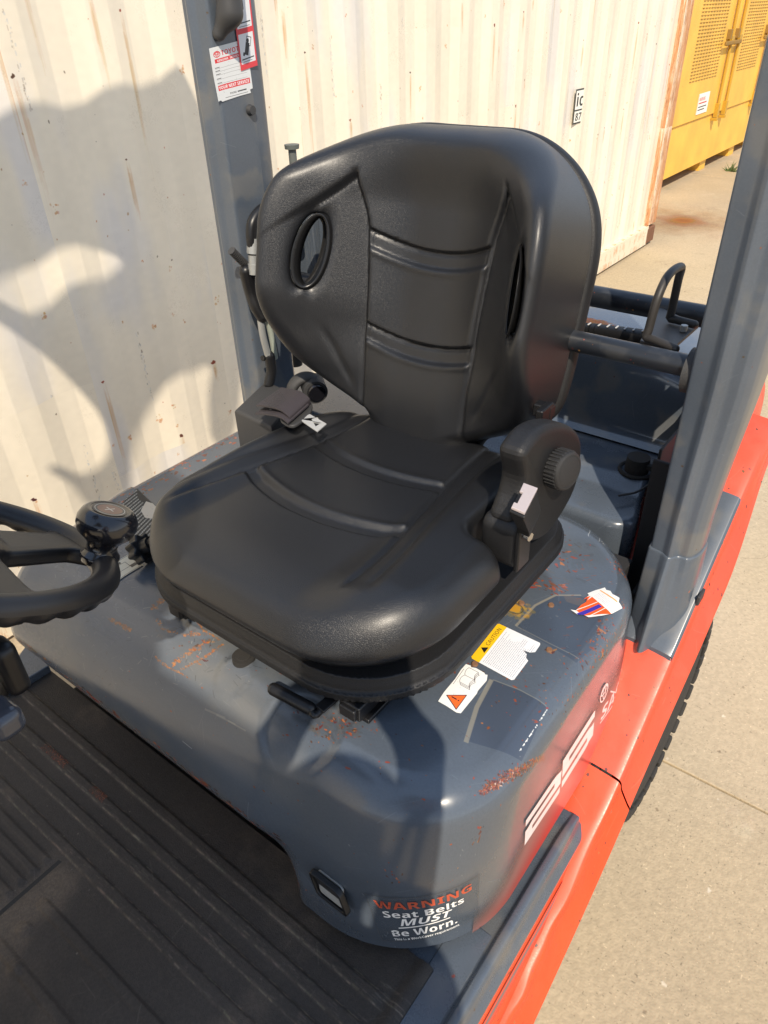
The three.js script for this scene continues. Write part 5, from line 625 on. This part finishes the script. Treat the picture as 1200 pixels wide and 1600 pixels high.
  // retractor box, webbing roll and tongue on the far side
  const T = 1.03, q = [[366, 640], [415, 594], [470, 618], [424, 668]].map(([x, y]) => at(x, y, 'y', T)); part('retractor_box', boxUV(extrude(q.map(p => [p.x, -p.z]), 0.105, 0.007, 4).rotateX(-Math.PI / 2).translate(0, T - 0.105, 0)), M.darkgrey, seat, 'dark grey belt retractor box');
  const rc = at(480, 602, 'y', 1.07); part('belt_guide', join([new THREE.TorusGeometry(0.032, 0.011, 12, 40, 2.9).scale(1, 1, 1.6).rotateY(1.0).translate(rc.x - 0.005, rc.y - 0.015, rc.z), cyl(V3(rc.x - 0.004, rc.y - 0.005, rc.z - 0.02), V3(rc.x + 0.028, rc.y - 0.008, rc.z + 0.005), 0.026, 0.026, 30)]), M.darkgrey, seat); part('guide_cap', cyl(V3(rc.x + 0.02, rc.y - 0.006, rc.z - 0.002), V3(rc.x + 0.034, rc.y - 0.008, rc.z + 0.007), 0.022, 0.018, 30), M.gloss, seat);
  const wb = [[[400, 634], [440, 606]], [[420, 636], [458, 610]], [[440, 642], [472, 614]], [[452, 652], [484, 624]], [[458, 658], [486, 632]]], wr = wb.map(([a, b], i) => { const y = [1.085, 1.115, 1.128, 1.122, 1.108][i], A = at(...a, 'y', y), B = at(...b, 'y', y); return [A, A.clone().lerp(B, 0.33), A.clone().lerp(B, 0.66), B]; });
  const strap = (rows, t) => { const up = rows.map(r => r.map(p => p.clone().add(V3(0, t, 0)))), dn = rows.map(r => r.map(p => p.clone().add(V3(0, -t, 0)))); const g = [loft(up), loft(dn.map(r => [...r].reverse()))]; const side = (k) => loft(rows.map((r, i) => [dn[i][k], up[i][k]])); g.push(side(0), side(3), loft([up[0], dn[0]]), loft([up[rows.length - 1], dn[rows.length - 1]])); return join(g); };
  const sm = (rows) => { const cols = rows[0].map((_, j) => new THREE.CatmullRomCurve3(rows.map(r => r[j])).getPoints(24)); return cols[0].map((_, i) => cols.map(c => c[i])); };
  const web = part('belt_webbing', strap(sm(wr), 0.0016), M.webbing, seat, 'dark folded belt webbing'); part('webbing_fold', strap(sm(wr.slice(0, 4).map((r, i) => r.map(p => p.clone().add(V3(0.006, -0.012 + 0.002 * i, 0.01))))), 0.0016), M.webbing, web); { const st = []; for (let i = 0; i < 9; i++) for (let j = 0; j < 5; j++) { const p = at(mix(414, 436, i / 8) + j * 2.2, mix(628, 611, i / 8) + j * 3.4 - 1, 'y', 1.113 + j * 0.004); st.push(box(0.004, 0.001, 0.0012, p.x, p.y + 0.001, p.z, 0.0004)); } const sti = part('stitching', join(st), M.darkgrey, web); }
  const tp = [[440, 650], [446, 662], [462, 664], [484, 646], [488, 632], [480, 628]].map(([x, y]) => at(x, y, 'y', 1.108)), tg = extrude(smoothLoop(tp.map(p => [p.x, -p.z]), 40), 0.007, 0.0025).rotateX(-Math.PI / 2).translate(0, 1.102, 0); const ton = part('tongue_grip', tg, M.darkgrey, seat); const tq = [[468, 655], [484, 647], [510, 662], [496, 674]].map(([x, y]) => at(x, y, 'y', 1.108)), ho = [[486, 655], [496, 652], [503, 661], [493, 667]].map(([x, y]) => at(x, y, 'y', 1.108)); part('tongue_blade', extrude(tq.map(p => [p.x, -p.z]), 0.003, 0.0007, 2, [ho.map(p => [p.x, -p.z])]).rotateX(-Math.PI / 2).translate(0, 1.1055, 0), std({ color: lin(0.62, 0.63, 0.63), roughness: 0.35, metalness: 0.35 }), ton);
}

// ───────────────────────── forklift: steering wheel and levers ─────────────────────────
{
  const C = V3(-0.0653, 1.2772, 0.1939), R = 0.1711, t = 0.5562, e1 = V3(1, 0, 0), e2 = V3(0, Math.sin(t), Math.cos(t)), nn = V3(0, Math.cos(t), -Math.sin(t)), P = (a, r, h) => C.clone().addScaledVector(e1, Math.cos(a) * r).addScaledVector(e2, Math.sin(a) * r).addScaledVector(nn, h);
  const wheel = new THREE.Group(); wheel.name = 'steering_wheel'; truck.add(wheel); wheel.userData.label = 'black steering wheel with finger grips';
  const pos = [], idx = [], uv = [], NA = 420, NB = 22; for (let i = 0; i <= NA; i++) for (let j = 0; j <= NB; j++) { const a = i / NA * 6.28319, b = j / NB * 6.28319, un = sst(0.35, -0.8, Math.cos(b - 0.6) * -1 * -1), gr = 0.5 + 0.5 * Math.cos(a * 34), r = 0.0155 - 0.0034 * gr * sst(0.1, -0.7, Math.sin(b) * 0.8 - Math.cos(b) * 0.2 + 0.15), q = P(a, R + Math.cos(b) * r * 1.02, Math.sin(b) * r); pos.push(q.x, q.y, q.z); uv.push(a * R, b * 0.015); } for (let i = 0; i < NA; i++) for (let j = 0; j < NB; j++) { const a = i * (NB + 1) + j, b = a + 1, c = a + NB + 1, d = c + 1; idx.push(a, b, c, b, d, c); }
  const g = new THREE.BufferGeometry(); g.setAttribute('position', new THREE.Float32BufferAttribute(pos, 3)); g.setAttribute('uv', new THREE.Float32BufferAttribute(uv, 2)); g.setIndex(idx); g.computeVertexNormals();
  const wm = std({ color: lin(0.012, 0.012, 0.0135), roughness: 0.36, bumpMap: rep(wearT, 0.05), bumpScale: 0.0002 }); part('rim', g, wm, wheel);
  const loc = (x, y, z) => { const d = V3(x, y, z).sub(C); return [d.dot(e1), d.dot(e2), d.dot(nn)]; };
  const spoke = (dir) => (x, y, z) => { let [u, v, w] = [x, y, z]; const a = u * Math.cos(dir) + v * Math.sin(dir), b = -u * Math.sin(dir) + v * Math.cos(dir), hw = mix(0.042, 0.030, sst(0.04, 0.15, a)) + 0.02 * sst(0.135, 0.172, a); return smax(smax(Math.abs(b) - hw, Math.abs(a - 0.09) - 0.078, 0.01), Math.abs(w + 0.004) - 0.0105 + 0.10 * Math.max(0, Math.abs(b) - hw + 0.014), 0.006); };
  const hub = (x, y, z) => smax(Math.hypot(x, y) - 0.062, Math.abs(z + 0.008) - 0.022, 0.012), all = (x, y, z) => smin(smin(hub(x, y, z), spoke(0.02)(x, y, z), 0.012), smin(spoke(Math.PI - 0.05)(x, y, z), spoke(-Math.PI / 2)(x, y, z), 0.01), 0.012);
  const wmx = new THREE.Matrix4().makeBasis(e1, e2, nn).multiply(new THREE.Matrix4().makeScale(1, 1, 1)).setPosition(C); const sg = iso(all, [-0.18, -0.18, -0.045], [0.18, 0.09, 0.03], 0.004); sg.applyMatrix4(wmx); const nrm = sg.attributes.normal; // basis is left-handed here: flip the winding
  const ii = sg.index.array; for (let k = 0; k < ii.length; k += 3) { const q = ii[k]; ii[k] = ii[k + 1]; ii[k + 1] = q; }
  part('spokes', boxUV(sg), wm, wheel); const webG = iso((x, y, z) => smax(smax(Math.hypot(x, y) - (R - 0.004), -y - 0.01, 0.006), Math.abs(z + 0.016 - 0.05 * Math.max(0, Math.hypot(x, y) - 0.145)) - 0.004, 0.004), [-0.19, -0.03, -0.03], [0.19, 0.19, 0.0], 0.004).applyMatrix4(wmx); const pi = webG.index.array; for (let k = 0; k < pi.length; k += 3) { const q = pi[k]; pi[k] = pi[k + 1]; pi[k + 1] = q; } part('spoke_pad', boxUV(webG), std({ color: lin(0.010, 0.010, 0.011), roughness: 0.6, bumpMap: rep(grainT, 0.05), bumpScale: 0.0005 }), wheel);
  part('hub_cap', cyl(P(0, 0, 0.01), P(0, 0, 0.018), 0.045, 0.04, 40), M.black, wheel);
  part('steering_column', cyl(P(0, 0, -0.03), P(0, 0, -0.03).add(V3(0, -0.62, 0.40)), 0.045, 0.07, 30), M.black, truck);
  // spinner knob on the rim
  const kb = at(150, 872, 'z', P(0.02, R, 0).z), a0 = 0.0; let best = 0, bd = 1e9; for (let k = 0; k < 720; k++) { const a = k / 720 * 6.2832, q = P(a, R - 0.004, 0.014).clone().sub(EYE).normalize(), r = rayOf(148, 868), d = q.distanceTo(r); if (d < bd) { bd = d; best = a; } }
  const B = P(best, R - 0.004, 0.008), kg = new THREE.LatheGeometry([[0.0185, -0.006], [0.0205, 0.0], [0.0200, 0.003], [0.0170, 0.007], [0.0155, 0.012], [0.0165, 0.0175], [0.022, 0.0235], [0.0285, 0.030], [0.0312, 0.0385], [0.0308, 0.046], [0.0275, 0.053], [0.0235, 0.0565], [0.021, 0.0572], [0.0195, 0.0562], [0.018, 0.0566], [0.0155, 0.0562], [0.0, 0.0562]].map(p => new THREE.Vector2(...p)).map(p => p), 64);
  const kc = new THREE.SplineCurve ? kg : kg; const qn = nn.clone().add(V3(0.10, 0.25, 0.0)).normalize(), kq = new THREE.Quaternion().setFromUnitVectors(V3(0, 1, 0), qn); kg.scale(1.10, 1.06, 1.10); kg.applyQuaternion(kq).translate(B.x, B.y, B.z); const kn = part('spinner_knob', kg, M.gloss, wheel, 'glossy black spinner knob with brown badge');
  const bt = ctex(canvas(256, 256, (q) => { q.fillStyle = '#17171a'; q.fillRect(0, 0, 256, 256); q.fillStyle = '#7a4a3a'; q.beginPath(); q.arc(128, 128, 92, 0, 7); q.fill(); q.strokeStyle = '#a9a39a'; q.lineWidth = 7; q.beginPath(); q.arc(128, 128, 108, 0, 7); q.stroke(); q.strokeStyle = '#c9bfb0'; q.lineWidth = 10; q.beginPath(); q.moveTo(86, 128); q.lineTo(170, 128); q.moveTo(128, 84); q.lineTo(128, 172); q.stroke(); grime(q, 256, 256, 8, 80); }), false);
  const bg = new THREE.CircleGeometry(0.0195, 40).rotateX(-Math.PI / 2).translate(0, 0.0603, 0).applyQuaternion(kq).translate(B.x, B.y, B.z); part('knob_badge', bg, std({ map: bt, roughness: 0.3, clearcoat: 0.5 }), kn);
  // lever ends at the left edge of the picture
  const l0 = at(6, 1028, 'z', 0.20); const pad = (x, y, z) => smax(rr2(x - l0.x, y - l0.y + 0.012, 0.018, 0.036, 0.012), Math.abs(z - l0.z) - 0.012, 0.01); part('control_lever', join([iso(pad, [l0.x - 0.03, l0.y - 0.06, l0.z - 0.025], [l0.x + 0.03, l0.y + 0.04, l0.z + 0.025], 0.003), cyl(V3(l0.x - 0.005, l0.y - 0.02, l0.z), V3(l0.x - 0.06, l0.y - 0.26, l0.z + 0.12), 0.009)]), M.black, truck);
  const l1 = at(2, 1122, 'z', 0.24); part('lever_knob', boxUV(iso((x, y, z) => smax(rr2(x - l1.x, y - l1.y, 0.022, 0.017, 0.012), Math.abs(z - l1.z) - 0.017, 0.014), [l1.x - 0.04, l1.y - 0.03, l1.z - 0.03], [l1.x + 0.04, l1.y + 0.03, l1.z + 0.03], 0.003)), std({ color: lin(0.06, 0.065, 0.08), roughness: 0.25, clearcoat: 0.6 }), truck);
}

// ───────────────────────── outside the frame: photographer and added shade stand-in ─────────────────────────
{
  const O = V3(0.81, 0, 0.815), f = V3(-0.62, 0, -0.785).normalize(), r = V3(0.785, 0, -0.62).normalize();
  const W = (a, h, b) => O.clone().addScaledVector(r, a).addScaledVector(f, b).setY(h);
  const cap = (x, y, z, a, b, ra, rb) => { const dx = b.x - a.x, dy = b.y - a.y, dz = b.z - a.z, t = clamp(((x - a.x) * dx + (y - a.y) * dy + (z - a.z) * dz) / (dx * dx + dy * dy + dz * dz)); return Math.hypot(x - a.x - dx * t, y - a.y - dy * t, z - a.z - dz * t) - mix(ra, rb, t); };
  const J = { head: W(0.15, 1.73, 0.10), crown: W(0.155, 1.77, 0.07), jaw: W(0.15, 1.655, 0.14), nose: W(0.15, 1.70, 0.215), neck: W(0.09, 1.52, 0.03), chest: W(0.04, 1.36, 0.0), waist: W(0, 1.10, 0.0), pelvis: W(0, 0.98, -0.01) };
  const sides = [-1, 1].map(s => ({ sh: W(0.04 + s * 0.18, 1.46, 0.02), el: s > 0 ? W(0.20, 1.31, 0.19) : W(-0.14, 1.37, 0.23), wr: W(0.15 + s * 0.10, 1.63, 0.345), hd: W(0.15 + s * 0.062, 1.685, 0.375), hip: W(s * 0.095, 0.95, -0.01), kn: W(s * 0.12, 0.50, 0.01), an: W(s * 0.13, 0.09, -0.03), toe: W(s * 0.16, 0.035, 0.17) }));
  const body = (x, y, z) => {
    let d = smin(cap(x, y, z, J.head, J.crown, 0.085, 0.088), cap(x, y, z, J.head, J.jaw, 0.07, 0.052), 0.04); d = smin(d, cap(x, y, z, J.head, J.nose, 0.03, 0.012), 0.02);
    d = smin(d, cap(x, y, z, J.neck, J.head, 0.058, 0.055), 0.04); d = smin(d, cap(x, y, z, J.chest, J.neck, 0.13, 0.07), 0.08); d = smin(d, cap(x, y, z, J.waist, J.chest, 0.125, 0.14), 0.08); d = smin(d, cap(x, y, z, J.pelvis, J.waist, 0.135, 0.12), 0.08);
    for (const q of sides) { d = smin(d, cap(x, y, z, J.chest, q.sh, 0.10, 0.065), 0.08); d = smin(d, cap(x, y, z, q.sh, q.el, 0.058, 0.042), 0.04); d = smin(d, cap(x, y, z, q.el, q.wr, 0.042, 0.028), 0.02); d = smin(d, cap(x, y, z, q.wr, q.hd, 0.028, 0.03), 0.02); d = smin(d, cap(x, y, z, q.hip, q.kn, 0.088, 0.056), 0.05); d = smin(d, cap(x, y, z, q.kn, q.an, 0.055, 0.036), 0.03); d = smin(d, cap(x, y, z, q.an, q.toe, 0.038, 0.03), 0.03); }
    return d;
  };
  const hands = (x, y, z) => { let d = 9; sides.forEach((q, i) => { const s = i ? 1 : -1, b = q.hd; for (let k = 0; k < 4; k++) { const L = [0.062, 0.07, 0.066, 0.052][k], h = 0.022 - 0.0165 * k, a = b.clone().addScaledVector(f, 0.014).setY(b.y + h), m = a.clone().addScaledVector(f, 0.016).addScaledVector(r, -s * L * 0.35), e = m.clone().addScaledVector(r, -s * L * 0.5).addScaledVector(f, -0.006); d = smin(d, Math.min(cap(x, y, z, a, m, 0.0095, 0.009), cap(x, y, z, m, e, 0.0088, 0.0075)), 0.004); } const t0 = b.clone().setY(b.y - 0.01).addScaledVector(f, -0.012), t1 = t0.clone().addScaledVector(r, -s * 0.03).setY(t0.y + 0.015), t2 = t1.clone().addScaledVector(r, -s * 0.012).setY(t1.y + 0.026); d = smin(d, Math.min(cap(x, y, z, t0, t1, 0.0125, 0.010), cap(x, y, z, t1, t2, 0.010, 0.008)), 0.006); }); return d; };
  const b0 = [0.2, 0, -0.1], b1 = [1.45, 1.92, 1.15];
  const skin = std({ color: lin(0.42, 0.24, 0.17), roughness: 0.55 }), shirt = std({ color: lin(0.08, 0.11, 0.2), roughness: 0.85 }), denim = std({ color: lin(0.04, 0.055, 0.09), roughness: 0.9 }), hair = std({ color: lin(0.03, 0.02, 0.015), roughness: 0.7 });
  const hg = iso(hands, [0.5, 1.58, 0.28], [0.95, 1.8, 0.62], 0.004), pg = iso(body, b0, b1, 0.013);
  const p = new THREE.Mesh(join([pg, hg]), skin); shade(top(p, 'person', 'person in a blue shirt standing beside the forklift and holding up a phone', 'person'));
  part('shirt', iso((x, y, z) => smax(smax(body(x, y, z) - 0.012, y - 1.545, 0.01), smax(0.93 - y, Math.max(...sides.map(() => -9)), 0.01), 0.01) + 0.02 * sst(0.20, 0.215, (x - O.x) * f.x + (z - O.z) * f.z), b0, b1, 0.014), shirt, p);
  part('trousers', iso((x, y, z) => Math.max(body(x, y, z) - 0.014, y - 0.99, 0.075 - y, Math.abs((x - O.x) * r.x + (z - O.z) * r.z) - 0.24), b0, [1.45, 1.02, 1.15], 0.014), denim, p);
  part('shoes', iso((x, y, z) => Math.max(body(x, y, z) - 0.008, y - 0.1, 0.004 - y), b0, [1.45, 0.14, 1.15], 0.01), hair, p);
  part('hair', iso((x, y, z) => Math.max(cap(x, y, z, J.head, J.crown, 0.094, 0.098), 1.715 - y + 0.8 * ((x - J.head.x) * f.x + (z - J.head.z) * f.z)), [0.6, 1.6, 0.4], [1.1, 1.92, 0.95], 0.008), hair, p);
  const ey = [-1, 1].map(s => { const g = new THREE.SphereGeometry(0.011, 14, 10), c = W(0.15 + s * 0.032, 1.722, 0.168); g.translate(c.x, c.y, c.z); return g; }); part('eye', join(ey), std({ color: lin(0.6, 0.58, 0.55), roughness: 0.2 }), p);
  const m = new THREE.Matrix4().makeBasis(r, V3(0, 1, 0), f.clone().negate()), c = EYE.clone().addScaledVector(f, -0.022), ph = new RoundedBoxGeometry(0.15, 0.074, 0.008, 3, 0.004).applyMatrix4(m); ph.translate(c.x, c.y - 0.012, c.z); shade(top(new THREE.Mesh(ph, M.gloss), 'phone', 'black phone held up in both hands', 'phone'));
}
{
  // added stand-in sheets for an unseen caster; outline traced from the container wall shade
  const H = 2.92, back = ([px, py]) => { const w = at(px, py, 'x', -1.45), t = (H - w.y) / SUN.y; return w.addScaledVector(SUN, t); };
  const S = (l, n) => new THREE.CatmullRomCurve3(l.map(p => { const q = back(p); return V3(q.x, -q.z, 0); }), true, 'catmullrom', 0.5).getPoints(n).slice(0, -1).map(p => new THREE.Vector2(p.x, p.y));
  const out = S([[-120, 185], [-40, 172], [40, 160], [110, 148], [190, 128], [262, 104], [282, 108], [312, 172], [334, 240], [352, 330], [370, 430], [378, 540], [372, 640], [356, 690], [328, 680], [322, 620], [325, 566], [300, 572], [256, 598], [226, 634], [208, 680], [203, 730], [200, 780], [165, 800], [130, 785], [104, 752], [74, 736], [88, 728], [118, 740], [150, 726], [166, 706], [164, 676], [148, 640], [112, 598], [62, 548], [4, 506], [-60, 470], [-130, 440]], 160);
  const sh = new THREE.Shape(out); sh.holes.push(new THREE.Path(S([[-14, 448], [8, 414], [58, 394], [112, 378], [158, 380], [184, 402], [146, 432], [104, 448], [70, 468], [36, 482], [4, 474]], 60)));
  const lobe = new THREE.Shape([[0.52, 1.30], [0.60, 1.10], [0.78, 1.06], [1.00, 1.09], [1.12, 1.20], [1.16, 1.38], [1.24, 1.455], [1.45, 1.45], [1.66, 1.50], [1.80, 1.75], [1.86, 2.1], [1.7, 2.4], [1.0, 2.4], [0.6, 2.9], [0.3, 2.92], [0.5, 2.3], [0.58, 1.8]].map(p => new THREE.Vector2(p[0], -p[1])));  // second added sheet, shaped to shade the mat, wheel and left bonnet
  const g2 = new THREE.ExtrudeGeometry(lobe, { depth: 0.012, bevelEnabled: false }).rotateX(-Math.PI / 2).translate(0, H + 0.02, 0);
  const g = new THREE.ExtrudeGeometry(sh, { depth: 0.012, bevelEnabled: false, curveSegments: 4 }).rotateX(-Math.PI / 2).translate(0, H, 0);
  const standin = top(new THREE.Group(), 'shade_standin', 'stand-in sheets added above the front of the forklift to cast the wall and floor shade', 'added shade caster');
  part('standin', g, std({ color: lin(0.16, 0.17, 0.15), roughness: 0.95, transparent: true, opacity: 0.62 }), standin, 'added see-through sheet shaped to cast the container wall shade'); part('floor_shade_standin', g2, std({ color: lin(0.16, 0.17, 0.15), roughness: 0.95 }), standin);
  const a = back([-100, 300]); part('standin_pole', join([cyl(V3(0.2, 0, 2.9), V3(0.2, 3.0, 2.9), 0.03), cyl(V3(0.2, 2.97, 2.9), V3(a.x, 2.97, a.z - 0.1), 0.018), ]), M.zinc, standin);  // invented support for the added shade sheets
}
renderer.render(scene, camera);
